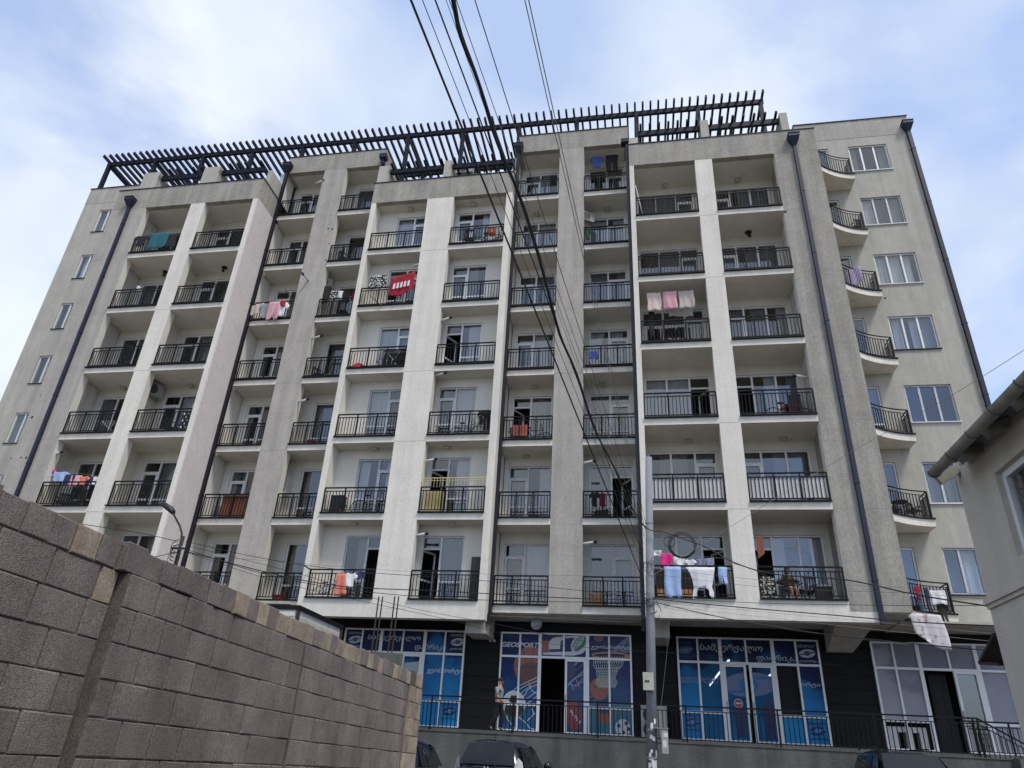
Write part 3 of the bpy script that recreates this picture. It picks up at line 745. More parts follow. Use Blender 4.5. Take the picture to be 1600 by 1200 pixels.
# ------------------------------------------------------------------ shopfronts with printed film
def clip(poly, x0, x1, z0, z1):
    for ax, lim, sg in ((0, x0, 1), (0, x1, -1), (1, z0, 1), (1, z1, -1)):
        o = []
        for i in range(len(poly)):
            a, b_ = poly[i - 1], poly[i]
            ia, ib = (a[ax] - lim) * sg >= 0, (b_[ax] - lim) * sg >= 0
            if ia != ib:
                t = (lim - a[ax]) / (b_[ax] - a[ax]); o.append((a[0] + (b_[0] - a[0]) * t, a[1] + (b_[1] - a[1]) * t))
            if ib: o.append(b_)
        poly = o
        if not poly: return []
    return poly
class Art:
    def __init__(s, parent, y, rect, blocked=()): s.p, s.y, s.r, s.n, s.bl = parent, y, rect, 0, blocked
    def poly(s, pts, m_, name='print'):
        s.n += 1
        pp_ = clip([(float(a), float(b_)) for a, b_ in pts], *s.r)
        if len(pp_) < 3: return
        y = s.y - .0009 * s.n
        from mathutils.geometry import tessellate_polygon
        v3 = [Vector((a, b_, 0)) for a, b_ in pp_]
        tri = tessellate_polygon([v3])
        build(name, MB().add([(a, y, b_) for a, b_ in pp_], [list(t) for t in tri]), 'print_' + m_, s.p)
    def ell(s, c, rx, rz, m_, rot=0, a0=0, a1=360, n=40, name='print'):
        ps = []
        for i in range(n + (a1 - a0 < 360)):
            t = R(a0 + (a1 - a0) * i / n); a, b_ = rx * math.cos(t), rz * math.sin(t)
            ps.append((c[0] + a * math.cos(rot) - b_ * math.sin(rot), c[1] + a * math.sin(rot) + b_ * math.cos(rot)))
        s.poly(ps, m_, name); return ps
    def lines(s, ls, w, m_, name='print_line'):
        """several polylines as flat ribbons in one mesh"""
        s.n += 1; y = s.y - .0009 * s.n; mb = MB()
        for pts in ls:
            for (a, b_) in zip(pts[:-1], pts[1:]):
                d = Vector((b_[0] - a[0], b_[1] - a[1]))
                if d.length < 1e-5: continue
                q = Vector((-d.y, d.x)).normalized() * w / 2
                pl = clip([(a[0] + q.x, a[1] + q.y), (a[0] - q.x, a[1] - q.y), (b_[0] - q.x, b_[1] - q.y), (b_[0] + q.x, b_[1] + q.y)], *s.r)
                if len(pl) > 2: mb.add([(u, y, v) for u, v in pl], [list(range(len(pl)))])
        if mb.v: build(name, mb, 'print_' + m_, s.p)
    def text(s, txt, x0, x1, z0, z1, m_, shear=.25, bold=.012, tilt=0.0):
        s.n += 1
        cu = bpy.data.curves.new('lettering', 'FONT'); cu.body = txt; cu.shear = shear; cu.offset = bold; cu.resolution_u = 3
        ob = bpy.data.objects.new('lettering', cu); COL.objects.link(ob)
        bpy.context.view_layer.update()
        me = bpy.data.meshes.new_from_object(ob.evaluated_get(bpy.context.evaluated_depsgraph_get()))
        bpy.data.objects.remove(ob); bpy.data.curves.remove(cu)
        if not me.vertices: return
        xs = [v.co.x for v in me.vertices]; ys_ = [v.co.y for v in me.vertices]
        ax, bx, ay, by = min(xs), max(xs), min(ys_), max(ys_)
        y = s.y - .0009 * s.n - .001; og = W[s.p.name]
        for v in me.vertices:
            u = (v.co.x - ax) / (bx - ax); t = (v.co.y - ay) / (by - ay)
            v.co = Vector((x0 + (x1 - x0) * u, y, z0 + (z1 - z0) * t + tilt * u)) - og
        me.materials.clear(); me.materials.append(M['print_' + m_]); me.name = 'lettering'
        put('lettering', me, s.p, og)
    def logo(s, c, w, m_, bg, names=True):
        if names: s.text('GEOSPORT', c[0] - w * .55, c[0] + w * .55, c[1] + w * .36, c[1] + w * .52, m_)
        s.ell(c, w * .5, w * .26, m_, rot=.12, name='emblem')
        s.ell(c, w * .2, w * .14, bg, rot=.12)
        s.poly([(c[0] + w * .05, c[1] + w * .06), (c[0] + w * .55, c[1] + w * .13), (c[0] + w * .55, c[1] + w * .06), (c[0] + w * .1, c[1] + w * .0)], bg)
        s.poly([(c[0] - w * .05, c[1] - w * .06), (c[0] - w * .55, c[1] - w * .13), (c[0] - w * .55, c[1] - w * .06), (c[0] - w * .1, c[1] - w * .0)], bg)
        if names: s.text('ჯეოსპორტი', c[0] - w * .55, c[0] + w * .55, c[1] - w * .56, c[1] - w * .38, m_)

def shopfront(divs, door, films, openc, closed, zt=5.57, zm=4.79, zl=3.30, zb=2.46):
    """door: (first, last+1) division index of the doorway; openc: open dark cells; films: film per column"""
    f = MB(); y0, y1 = SY - .035, SY + .06
    f.box(divs[0], divs[-1], y0, y1, zt - .05, zt).box(divs[0], divs[-1], y0 + .002, y1, zm - .035, zm + .035)
    for i, d in enumerate(divs):
        w = .03 if i not in door else .055
        lo, hi = (d, d + 2 * w) if i == 0 else (d - 2 * w, d) if i == len(divs) - 1 else (d - w, d + w)
        if door[0] < i < door[1]: f.box(lo, hi, y0 - .003, y1, zm, zt)
        else: f.box(lo, hi, y0 - .003, y1, zb, zt)
    for i in range(len(divs) - 1):
        if not (door[0] <= i < door[1]):
            f.box(divs[i], divs[i + 1], y0 + .003, y1, zl - .035, zl + .035).box(divs[i], divs[i + 1], y0 + .003, y1, zb, zb + .09)
    s = bp('shopfront', f, 'pvc_white')
    for i in range(len(divs) - 1):
        a, b_ = divs[i] + .02, divs[i + 1] - .02
        for r_, (z0, z1) in enumerate(((zm, zt - .03), (zl, zm), (zb + .05, zl))):
            if door[0] <= i < door[1]:
                if r_ == 2: continue
                if r_ == 1:
                    if i in openc: continue
                    df = MB(); q = .075
                    z0, z1 = zb + .02, zm - .04; a2, b2 = divs[i] + .05, divs[i + 1] - .05
                    df.box(a2, a2 + q, y0 - .01, y1 - .01, z0, z1).box(b2 - q, b2, y0 - .01, y1 - .01, z0, z1).box(a2 + q, b2 - q, y0 - .01, y1 - .01, z1 - q, z1).box(a2 + q, b2 - q, y0 - .01, y1 - .01, z0, z0 + q)
                    dl = build('door', df, 'pvc_white', s)
                    build('door_handle', MB().box(a2 + .02, a2 + .045, y0 - .06, y0 - .01, 3.35, 3.65), 'galv', dl)
                    if i in door[2:]: pass
                    a, b_ = a2 + q - .01, b2 - q + .01
            if (i, r_) in openc: continue
            build('pane', MB().add([(a, SY + .02, z0), (b_, SY + .02, z0), (b_, SY + .02, z1), (a, SY + .02, z1)], [(0, 1, 2, 3)]), films[i][r_] if isinstance(films[i], (list, tuple)) else films[i], s)
    return s
def gw_(ox, oy, s_=5.0):
    def f(x, y):
        p = at(ox + x / s_, oy + y / s_, SY); return (p.x, p.z)
    return f
g1, g2, g3 = gw_(520, 960), gw_(760, 960), gw_(1020, 960)
AY = SY + .018
# shop one (left)
D1 = [-10.52, -9.85, -9.13, -8.33, -7.53, -6.80, -6.08]
s1 = shopfront(D1, (2, 4), ['film_blue'] * 6, {2}, ())
A1 = Art(s1, AY, (D1[0] + .04, D1[-1] - .04, 2.55, 5.54))
def span(g, x0, x1, y0, y1):
    a, b_ = g(x0, y1), g(x1, y0); return a[0], b_[0], a[1], g(x0, y0)[1]
x0, x1, z0, z1 = span(g1, 268, 690, 152, 205); A1.text('სამკერვალო', x0, x1, z0, z1, 'grey_white')
x0, x1, z0, z1 = span(g1, 635, 888, 228, 282); A1.text('ფაბრიკა', x0, x1, z0, z1, 'grey_white')
x0, x1, z0, z1 = span(g1, 732, 1016, 415, 462); A1.text('ჯეოსპორტი', x0, x1, z0, z1, 'white')
A1.logo(g1(975, 215), .50, 'grey_white', 'navy'); A1.logo(g1(175, 195), .50, 'grey_white', 'navy')
A1d = Art(s1, AY, (-8.2, -7.66, 2.6, 4.66))
c = g1(640, 440); A1d.poly([(-8.3, 4.45), (-7.5, 4.55), (-7.5, 3.5), (-7.75, 3.85), (-8.3, 3.9)], 'grey_white'); A1d.ell((-8.15, 4.1), .18, .14, 'blue')
A1.logo((-6.46, 3.0), .46, 'navy', 'sky')
# shop two (middle): balls and a hoop
D2 = [-4.83, -4.15, -3.46, -2.65, -1.85, -1.13, -.39]
s2 = shopfront(D2, (2, 4), ['film_sport', 'film_sport', 'film_sport_pale', 'film_sport_pale', 'film_sport_pale', 'film_sport_pale'], {2}, ())
A2 = Art(s2, AY, (D2[0] + .04, D2[2] - .04, 2.52, 5.54))
for dz in (0, .16, .30, .47): A2.poly([(-4.4, 2.9 + dz), (-3.4, 3.62 + dz), (-3.4, 3.69 + dz), (-4.4, 2.95 + dz)], ('pale', 'blue', 'pale', 'slate')[int(dz * 6) % 4])
c = g2(345, 400); A2.ell((c[0], c[1]), .57, .62, 'ball'); A2.ell((c[0] + .03, c[1] - .25), .5, .36, 'ball_dark')
A2.lines([[(c[0] - .57, c[1] - .02), (c[0], c[1] - .05), (c[0] + .5, c[1] + .02)], [(c[0] + .12, c[1] + .6), (c[0] + .02, c[1] + .2), (c[0] + .03, c[1] - .2), (c[0] + .14, c[1] - .6)],
          [(c[0] - .3, c[1] + .5), (c[0] - .16, c[1] + .2), (c[0] - .16, c[1] - .2), (c[0] - .3, c[1] - .5)]], .022, 'black')
x0, x1, z0, z1 = span(g2, 120, 412, 213, 252); A2.text('GEOSPORT', x0, x1, z0, z1, 'white', bold=.03)
c = g2(212, 705); A2.ell(c, .40, .43, 'white'); A2.ell((c[0] + .04, c[1] - .18), .34, .26, 'green'); A2.ell((c[0] + .02, c[1] - .16), .30, .20, 'black')
A2.poly([(c[0] - .1, c[1] + .28), (c[0] + .1, c[1] + .28), (c[0] + .15, c[1] + .1), (c[0], c[1] + .0), (c[0] - .16, c[1] + .1)], 'black')
A2.lines([[g2(130, 660), g2(250, 560), g2(420, 480)], [g2(170, 640), g2(300, 560), g2(415, 510)], [g2(330, 530), g2(350, 590), g2(420, 640)], [g2(290, 640), g2(330, 580), g2(410, 540)],
          [g2(130, 760), g2(180, 840), g2(240, 915)], [g2(250, 800), g2(310, 850), g2(340, 890), g2(420, 905)], [g2(350, 720), g2(370, 780), g2(320, 830)], [g2(370, 770), g2(415, 800)]], .022, 'white')
A3 = Art(s2, AY, (D2[2] + .04, D2[4] - .04, 4.82, 5.54))
A3.poly([g2(430, 205), g2(500, 205), g2(500, 300), g2(430, 300)], 'ball')
A3.poly([g2(485, 270), g2(490, 215), g2(515, 185), g2(560, 175), g2(700, 165), g2(780, 170), g2(780, 178), g2(650, 182), g2(600, 190), g2(580, 210), g2(575, 270)], 'white')
A3.poly([g2(440, 300), g2(560, 292), g2(660, 290), g2(740, 275), g2(775, 240), g2(785, 190), g2(795, 200), g2(790, 260), g2(750, 305), g2(680, 322), g2(560, 318), g2(440, 312)], 'white')
c = g2(722, 222); A3.ell(c, .34, .21, 'white', rot=.85); A3.ell((c[0] + .05, c[1] - .03), .30, .14, 'green', rot=.85); A3.ell((c[0] - .035, c[1] + .03), .30, .13, 'grey_white', rot=.85)
A3.lines([[g2(672, 250), g2(700, 205), g2(735, 170)], [g2(690, 262), g2(718, 215), g2(750, 180)]], .02, 'black')
A4 = Art(s2, AY, (-2.55, -1.95, 2.6, 4.68))
for i in range(6): A4.poly([(-2.7, 3.55 + i * .22), (-1.9, 4.2 + i * .22), (-1.9, 4.29 + i * .22), (-2.7, 3.6 + i * .22)], ('violet', 'slate', 'deep', 'pale', 'navy', 'violet')[i])
A4.ell(g2(640, 430), .26, .27, 'navy'); A4.lines([[g2(640, 590), g2(650, 612), g2(680, 618), g2(760, 590)], [g2(645, 600), g2(690, 540), g2(700, 480)]], .03, 'deep')
A4.lines([[g2(635, 560), g2(690, 500), g2(760, 470)], [g2(640, 540), g2(700, 560), g2(760, 520)], [g2(650, 520), g2(680, 590)], [g2(690, 490), g2(730, 570)]], .012, 'net')
A4.poly([(-2.7, 3.5), (-1.8, 3.5), (-1.8, 2.5), (-2.7, 2.5)], 'deep')
c = g2(682, 790); A4.ell(c, .25, .46, 'brown', rot=.12); A4.lines([[g2(655, 745), g2(725, 835)]] + [[g2(652 + i * 17, 768 + i * 21), g2(670 + i * 17, 748 + i * 21)] for i in range(5)], .028, 'white')
A5 = Art(s2, AY, (D2[4] + .06, D2[6] - .05, 2.52, 5.54))
A5.poly([g2(800, 690), g2(1140, 700), g2(1150, 960), g2(800, 950)], 'teal')
for i in range(5): A5.poly([g2(950 + i * 30, 300), g2(1110 + i * 25, 165), g2(1135 + i * 25, 165), g2(985 + i * 30, 300)], ('violet', 'slate', 'deep')[i % 3])
for i in range(4): A5.poly([g2(800, 620 + i * 22), g2(900, 560 + i * 30), g2(900, 570 + i * 30), g2(800, 634 + i * 22)], ('deep', 'violet')[i % 2])
A5.ell(g2(878, 180), .17, .14, 'ball_dark')
x0, x1, z0, z1 = span(g2, 815, 1112, 236, 276); A5.text('ჯეოსპორტი', x0, x1, z0, z1, 'net')
nl = []
for i in range(13):
    u = i / 12.; tx = 835 + u * 250; bx = 870 + u * 130
    nl.append([g2(tx, 325), g2(tx * .6 + (bx + 26) * .4, 400), g2(bx - 10, 470), g2(bx + 22, 530), g2(bx, 575)])
    nl.append([g2(tx, 325), g2(tx * .6 + (bx - 26) * .4, 400), g2(bx + 14, 470), g2(bx - 18, 530), g2(bx + 4, 575)])
c = g2(885, 580); A5.ell(c, .325, .34, 'ball'); A5.lines([[g2(820, 555), g2(880, 570), g2(950, 640)], [g2(850, 520), g2(870, 600), g2(900, 650)], [g2(900, 520), g2(930, 570), g2(955, 600)]], .018, 'black')
A5.lines(nl, .017, 'net')
c = g2(968, 316); ps = []
for i in range(41):
    t = R(360 * i / 40); ps.append((c[0] + .60 * math.cos(t), c[1] - .02 + .085 * math.sin(t)))
A5.lines([ps], .045, 'rim'); A5.lines([[g2(1080, 325), g2(1125, 330)]], .08, 'rim')
c = g2(925, 775); A5.ell(c, .27, .28, 'ball'); A5.ell((c[0] - .02, c[1] + .18), .30, .17, 'deep'); A5.lines([[g2(910, 740), g2(915, 820)], [g2(950, 735), g2(955, 810)], [g2(885, 770), g2(965, 780)]], .016, 'black')
c = g2(1066, 888); A5.ell(c, .235, .26, 'white')
for dx, dz in ((-.13, .06), (.11, .14), (.02, -.13), (.19, -.02), (-.1, -.2)): A5.ell((c[0] + dx, c[1] + dz), .062, .065, 'black', n=5)
# shop three (right of the pole)
D3 = [1.08, 1.75, 2.46, 3.27, 4.10, 4.82, 5.53]
s3 = shopfront(D3, (2, 4), ['film_blue', 'film_blue_thin', 'film_blue_thin', 'film_blue_thin', 'film_blue', 'film_blue'], {(4, 1)}, ())
A6 = Art(s3, AY, (D3[0] + .04, D3[-1] - .04, 2.52, 5.54))
x0, x1, z0, z1 = span(g3, 370, 852, 224, 292); A6.text('სამკერვალო', x0, x1, z0, z1, 'grey_white', tilt=-.0)
x0, x1, z0, z1 = span(g3, 812, 1122, 312, 368); A6.text('ფაბრიკა', x0, x1, z0, z1, 'grey_white')
A6.logo(g3(255, 275), .46, 'navy', 'blue'); A6.logo(g3(1206, 305), .50, 'grey_white', 'navy')
x0, x1, z0, z1 = span(g3, 212, 532, 486, 532); A6.text('GEOSPORT', x0, x1, z0, z1, 'slate', bold=.03)
x0, x1, z0, z1 = span(g3, 1158, 1305, 530, 570); A6.text('ორტი', x0, x1, z0, z1, 'grey_white')
A6.logo((1.42, 3.0), .44, 'navy', 'sky'); A6.logo((5.16, 2.92), .46, 'navy', 'sky')
def human(c, h, A, m_='navy'):
    x, z = c; k = h / 1.0
    A.poly([(x - .02 * k, z + .86 * k), (x - .06 * k, z + .80 * k), (x - .15 * k, z + .76 * k), (x - .17 * k, z + .50 * k), (x - .12 * k, z + .48 * k), (x - .12 * k, z + .40 * k), (x - .09 * k, z), (x - .01 * k, z),
            (x + .01 * k, z + .3 * k), (x + .04 * k, z), (x + .11 * k, z), (x + .13 * k, z + .42 * k), (x + .18 * k, z + .5 * k), (x + .16 * k, z + .76 * k), (x + .06 * k, z + .80 * k), (x + .03 * k, z + .86 * k)], m_)
    A.ell((x, z + .93 * k), .06 * k, .075 * k, m_)
A7 = Art(s3, AY, (2.6, 3.16, 2.6, 4.66)); A8 = Art(s3, AY, (3.42, 3.98, 2.6, 4.66))
for Aq in (A7, A8):
    Aq.ell((3.28, 4.17), .84, .36, 'slate', rot=.08); Aq.ell((3.26, 4.15), .30, .21, 'blue')
    Aq.poly([(3.36, 4.40), (4.2, 4.44), (4.2, 4.36), (3.42, 4.33)], 'blue'); Aq.poly([(3.2, 3.92), (2.4, 3.88), (2.4, 3.96), (3.1, 4.0)], 'blue')
human((2.9, 2.62), 1.1, A7); human((3.78, 2.62), 1.24, A8)
A7.n += 3; c = g3(670, 695); A7.ell(c, .135, .135, 'white'); A7.ell(c, .115, .115, 'red'); A7.poly([(c[0] - .085, c[1] - .02), (c[0] + .085, c[1] - .02), (c[0] + .085, c[1] + .025), (c[0] - .085, c[1] + .025)], 'white')
build('shade_sheet', MB().box(4.12, 4.80, SY + .10, SY + .12, 2.5, 4.8), 'cloth_black', s3)  # black sheet added behind the open cell, its darkness standing for room shade
# shop four (far right): frosted panes
D4 = [7.08, 7.72, 8.44, 9.29, 10.08, 10.9, 11.95]
s4 = shopfront(D4, (2, 4), ['film_frost'] * 3 + [['film_frost', 'glass']] + ['film_frost'] * 2, {2, (0, 2), (1, 2)}, ())
cm = curtain(8.75, 9.26, 2.5, 4.7, SY + .45, 'curtain_dark', s4)
build('display_shelf', MB().box(7.2, 8.3, SY + .15, SY + .5, 3.0, 3.15).box(7.2, 7.5, SY + .15, SY + .5, 2.46, 3.0).box(7.75, 7.9, SY + .15, SY + .5, 2.46, 3.0).box(8.1, 8.3, SY + .15, SY + .5, 2.46, 3.0), 'board_white', s4)
# tube lights on the ceiling of the third shop
for i, (xa, xb) in enumerate(((1.0, 0), (3.4, 0))):
    for j in range(3):
        X = (2.85, 4.75)[i]
        t = thing('tube_light', ('left' if i == 0 else 'right') + ' row of lit tube lights seen through the blue shopfront panes, ' + ('nearest tube', 'middle tube', 'farthest tube')[j], 'light', (X, 4.6 + 2.9 * j, 5.2), 'tube lights on the shop ceiling')
        build('housing', MB().box(X - .05, X + .05, 4.0 + 3.0 * j, 6.7 + 3.0 * j, 5.05, 5.1), 'white_plastic', t)
        build('tube', MB().box(X - .018, X + .018, 4.05 + 3.0 * j, 6.65 + 3.0 * j, 5.0, 5.045), 'tube_glow', t)

# ------------------------------------------------------------------ roof blocks and pergolas
for x0, x1, y, d in ((-23.45, -22.6, .10, .8), (-20.2, -19.35, .10, .8), (-8.4, -8.05, 1.03, 2.2), (-11.62, -11.1, 1.03, 2.2), (3.15, 3.48, .05, 2.2), (6.4, 6.7, .05, 2.4), (.12, .5, .05, 2.2), (-17.05, -16.82, .5, 2.2)):
    zt = 26.36 if x0 != .12 else 25.7
    if x0 == -17.05: zt = 26.2
    mb = MB(); vs = [(x0, y, 25.243), (x1, y, 25.243), (x1, y + d, 25.243), (x0, y + d, 25.243), (x0, y + .04, zt), (x1, y + .04, zt), (x1, y + d * .85, zt), (x0, y + d * .85, zt)]
    mb.add(vs, [(3, 2, 1, 0), (4, 5, 6, 7), (0, 1, 5, 4), (1, 2, 6, 5), (2, 3, 7, 6), (3, 0, 4, 7)])
    bp('roof_block', mb, 'plaster_beige')
pg = thing('pergola', 'long dark blue steel pergola running the whole length of the roof edge', 'pergola', (-11, 3.5, 28.1))
for (a, b_) in (((-28.62, 2.6), (6.5, 2.6)), ((-28.62, 5.3), (6.5, 5.3))):
    build('long_beam', MB().box(a[0], b_[0], a[1] - .07, a[1] + .07, 29.82, 30.08), 'pergola_metal', pg)
for i in range(13):
    x = -28.5 + 2.905 * i
    for y in (2.6, 5.3):
        on_roof = (-16.8 < x < -11.7) or (-5.05 < x < .1) or x < -24.4
        build('post', MB().box(x - .09, x + .09, y - .09, y + .09, 27.9 if (on_roof or y > 5) else 24.25, 29.86), 'pergola_metal', pg)
    build('cross_beam', MB().box(x - .04, x + .04, 2.66, 5.24, 29.78, 29.93), 'pergola_metal', pg)
    # pale stucco fin behind each post
slat = MB().box(-.046, .046, 2.12, 5.75, 30.085, 30.25).mesh('slat', 'pergola_metal', (0, 2.12, 30.085))
ns = 95
for i in range(ns):
    put('slat', slat, pg, (-28.6 + 35.05 * i / (ns - 1), 2.12, 30.085))
def low_pergola(x0, x1, y, lab, z=26.12):
    t = thing('pergola', lab, 'pergola', ((x0 + x1) / 2, y + 1.0, 25.24), 'low pergolas between the roof blocks')
    build('long_beam', MB().box(x0, x1, y + .20, y + .34, z - .14, z + .12), 'pergola_metal', t)
    build('long_beam', MB().box(x0, x1, y + 2.6, y + 2.7, z - .08, z + .12), 'pergola_metal', t)
    me = MB().box(-.046, .046, y - .12, y + 2.95, z + .123, z + .22).mesh('slat', 'pergola_metal', (0, y, z))
    n_ = int((x1 - x0) / .37)
    for i in range(n_): put('slat', me, t, (x0 + .12 + (x1 - x0 - .24) * i / (n_ - 1), y, z))
low_pergola(-22.58, -20.22, .10, 'low slatted pergola between the two left roof blocks')
low_pergola(-19.33, -17.08, .10, 'low slatted pergola from second roof block to the dark corner downpipe')
low_pergola(-11.08, -8.42, .99, 'low slatted pergola left of the middle roof block')
low_pergola(-8.03, -5.1, .99, 'low slatted pergola right of the middle roof block beside the cables')
low_pergola(.52, 3.13, .05, 'low slatted pergola left of the narrow right roof block')
low_pergola(3.50, 6.38, .05, 'low slatted pergola at the far right end of the roof')

# ------------------------------------------------------------------ terrace railing and stairs
tr_ = thing('terrace_railing', 'long black metal railing along the edge of the shop terrace', 'railing', (-8, 0, 2.34))
f = MB()
X0, X1 = -26.0, 8.62
f.box(X0, X1, -.02, .02, 3.24, 3.28).box(X0, X1, -.012, .012, 3.12, 3.145).box(X0, X1, -.012, .012, 2.40, 2.425)
build('rail_frame', f, 'rail_metal', tr_)
x = X0
while x < X1 + .1:
    build('post', MB().box(x - .02, x + .02, -.02, .02, 2.2, 3.24), 'rail_metal', tr_); x += 2.465
bl = MB(); x = X0 + .1
while x < X1: bl.box(x - .011, x + .011, -.011, .011, 2.425, 3.12); x += .125
stuff(build('balusters', bl, 'rail_metal', tr_))
sr = thing('stair_railing', 'black metal handrail sloping down the steps at the right end of the terrace', 'railing', (9.6, 0, 2.0))
f = MB(); A, Bq = Vector((8.62, 0, 3.26)), Vector((11.0, 0, 1.92))
for dz in (0, -.13, -.85): f.beam(A + Vector((0, 0, dz)), Bq + Vector((0, 0, dz)), .035 if dz == 0 else .022)
for t in (0, .5, 1): p = A.lerp(Bq, t); f.box(p.x - .02, p.x + .02, -.02, .02, p.z - 1.1, p.z)
build('rail_frame', f, 'rail_metal', sr); bl = MB()
for i in range(1, 20): p = A.lerp(Bq, i / 20.); bl.box(p.x - .008, p.x + .008, -.008, .008, p.z - .85, p.z - .13)
stuff(build('balusters', bl, 'rail_metal', sr))
sr = thing('landing_railing', 'short black level railing behind the terrace steps by the last shop', 'railing', (10.3, 1.2, 2.43))
f = MB().box(8.65, 12.2, 1.18, 1.22, 3.24, 3.28).box(8.65, 12.2, 1.19, 1.21, 3.12, 3.14).box(8.65, 12.2, 1.19, 1.21, 2.5, 2.52)
for x in (8.67, 9.85, 11.0, 12.18): f.box(x - .02, x + .02, 1.18, 1.22, 2.43, 3.24)
build('rail_frame', f, 'rail_metal', sr); bl = MB()
for i in range(1, 28): x = 8.67 + i * .125; bl.box(x - .008, x + .008, 1.19, 1.21, 2.52, 3.12)
stuff(build('balusters', bl, 'rail_metal', sr))
st = thing('steps', 'concrete steps leading down from the right end of the terrace', 'stairs', (10.2, .4, .68))
for i in range(8):
    build('step', MB().box(9.2 + .3 * i, 9.5 + .3 * i - .004, -.5, .096, .6, 2.34 - .2 * i), 'concrete', st)

# ------------------------------------------------------------------ block wall on the left
bw = thing('block_wall', 'tall wall of rough grey brown concrete blocks with an upright coping row', 'wall', (-3.1, -16, .3))
XF = -3.0
variants = {}
for nm in ('block', 'block_tan', 'block_dark'):
    variants[nm] = []
    for v in range(6):
        mb = MB(); q = random.Random(v * 17 + 3)
        def J(a): return q.uniform(-a, a)
        c_ = .03; vs = []
        # unit block: y 0..1, z 0..1, front at x = 0, chamfered front edges
        for (yy_, zz_) in ((0, 0), (1, 0), (1, 1), (0, 1)): vs.append((-.09, yy_, zz_))
        for (yy_, zz_) in ((0, 0), (1, 0), (1, 1), (0, 1)): vs.append((-.006 + J(.002), yy_ + J(.008), zz_ + J(.012)))
        for (yy_, zz_) in ((c_ * .5, c_), (1 - c_ * .5, c_), (1 - c_ * .5, 1 - c_), (c_ * .5, 1 - c_)): vs.append((J(.003), yy_ + J(.012), zz_ + J(.02)))
        fs = [(0, 1, 5, 4), (1, 2, 6, 5), (2, 3, 7, 6), (3, 0, 4, 7), (4, 5, 9, 8), (5, 6, 10, 9), (6, 7, 11, 10), (7, 4, 8, 11), (8, 9, 10, 11)]
        variants[nm].append(MB().add(vs, fs).mesh('block', nm))
def put_block(y0, y1, z0, z1, x, mname):
    o = put('block', variants[mname][rnd.randrange(6)], bw, (x + rnd.uniform(-.004, .004), y0, z0))
    o.scale = (1, y1 - y0, z1 - z0)
def bwz(y): return 0.0
JT = .014
sections = [(-24.6, -18.79, 0.0, .362), (-18.755, -16.30, .055, .30), (-16.27, -13.16, .055, .30), (-13.10, -12.55, .075, .27)]
zj = [2.505, 2.315, 2.125, 1.932, 1.740, 1.548, 1.356]
cnt = 0
for si, (ya, yb_, off, bl_) in enumerate(sections):
    for r_ in range(len(zj) - 1):
        z1, z0 = zj[r_] - .0025, zj[r_ + 1] + .0025
        y = yb_ if si == 0 else ya
        first = True
        while (y > ya + .05) if si == 0 else (y < yb_ - .05):
            if cnt > 262: break
            w = bl_
            if first and r_ % 2 == (1 if si == 0 else 1): w = bl_ * .5
            if si == 0 and first and r_ == 0: w = bl_ * .42
            w += rnd.uniform(-.008, .008); first = False
            if si == 0:
                a = max(ya, y - w); b_ = y; y = a
            else:
                a = y; b_ = min(yb_, y + w)
                if yb_ - b_ < .08: b_ = yb_
                y = b_
            tan = (si == 3) or (si == 0 and r_ == 0 and b_ > -18.85)
            put_block(a + JT / 2, b_ - JT / 2, z0 + rnd.uniform(-.002, .002) - .0, z1 + rnd.uniform(-.002, .002), XF + off, 'block_tan' if tan else 'block'); cnt += 1
y = -21.2; i = 0
while y < -12.6:
    w = .180 + rnd.uniform(-.014, .014)
    off = .0 if y < -18.85 else .05 if y < -13.1 else .07
    dz = .008 if y > -13.1 else 0
    mname = 'block_dark' if -13.15 < y < -12.95 else ('block_tan' if (y > -17.0 and rnd.random() < .65) or rnd.random() < .35 else 'block')
    put_block(y, min(y + w - rnd.uniform(.006, .016), -12.55), 2.512 - rnd.uniform(0, .005), 2.668 + dz + rnd.uniform(-.016, .012), XF + off + .006 + rnd.uniform(-.006, .006), mname); y += w; i += 1
core = MB()
core.box(-3.24, XF - .012, -30, -18.77, .0, 2.50).box(-3.24, XF + .043, -18.77, -12.58, .0, 2.50).box(-3.24, XF - .004, -21.2, -12.60, 2.50, 2.655)
core.box(-3.24, XF - .02, -30, -21.2, 2.50, 2.66)
build('mortar', core, 'mortar', bw)
build('groove_shade', MB().box(XF - .008, XF + .052, -18.776, -18.757, .0, 2.50).box(XF + .045, XF + .058, -16.30, -16.27, 0, 2.5), 'block_dark', bw)  # dark strips in the wall grooves, shade of the recess put into their colour
bw.rotation_euler = (-.0145, 0, 0)
def atz(x, y, Z):
    d = _F + (x - 800) / CAM_F * _R - (y - 600) / CAM_F * _U
    return CAM_LOC + d * ((Z - CAM_LOC.z) / d.z)

# ------------------------------------------------------------------ the neighbouring house on the right
XH = 4.2
yc = atx(1545, 945, XH).y
hs = thing('neighbour_house', 'grey rendered house with a round metal gutter at the right edge', 'house', (XH + 3, yc - 7, .4))
ez = atx(1490, 742, XH).z
w0, w1 = atx(1551, 742, XH), atx(1594, 868, XH)
wy0 = (w0.y + w1.y) / 2; wy1 = wy0 - 1.5; wz1 = w0.z; wz0 = w1.z
hw = MB(); ye = yc - 16
for a, b_, c_, d_ in ((wy0, yc, 0, ez), (ye, wy1, 0, ez), (wy1, wy0, 0, wz0), (wy1, wy0, wz1, ez)):
    hw.box(XH, XH + .3, a, b_, c_, d_)
hw.box(XH + .3, XH + 8, yc - .3, yc - .002, 0, ez).box(XH + .3, XH + 8, ye, ye + .3, 0, ez).box(XH + 7.7, XH + 8, ye + .3, yc - .3, 0, ez)
build('wall', hw, 'house_render', hs)
zt_ = atx(1545, 943, XH).z
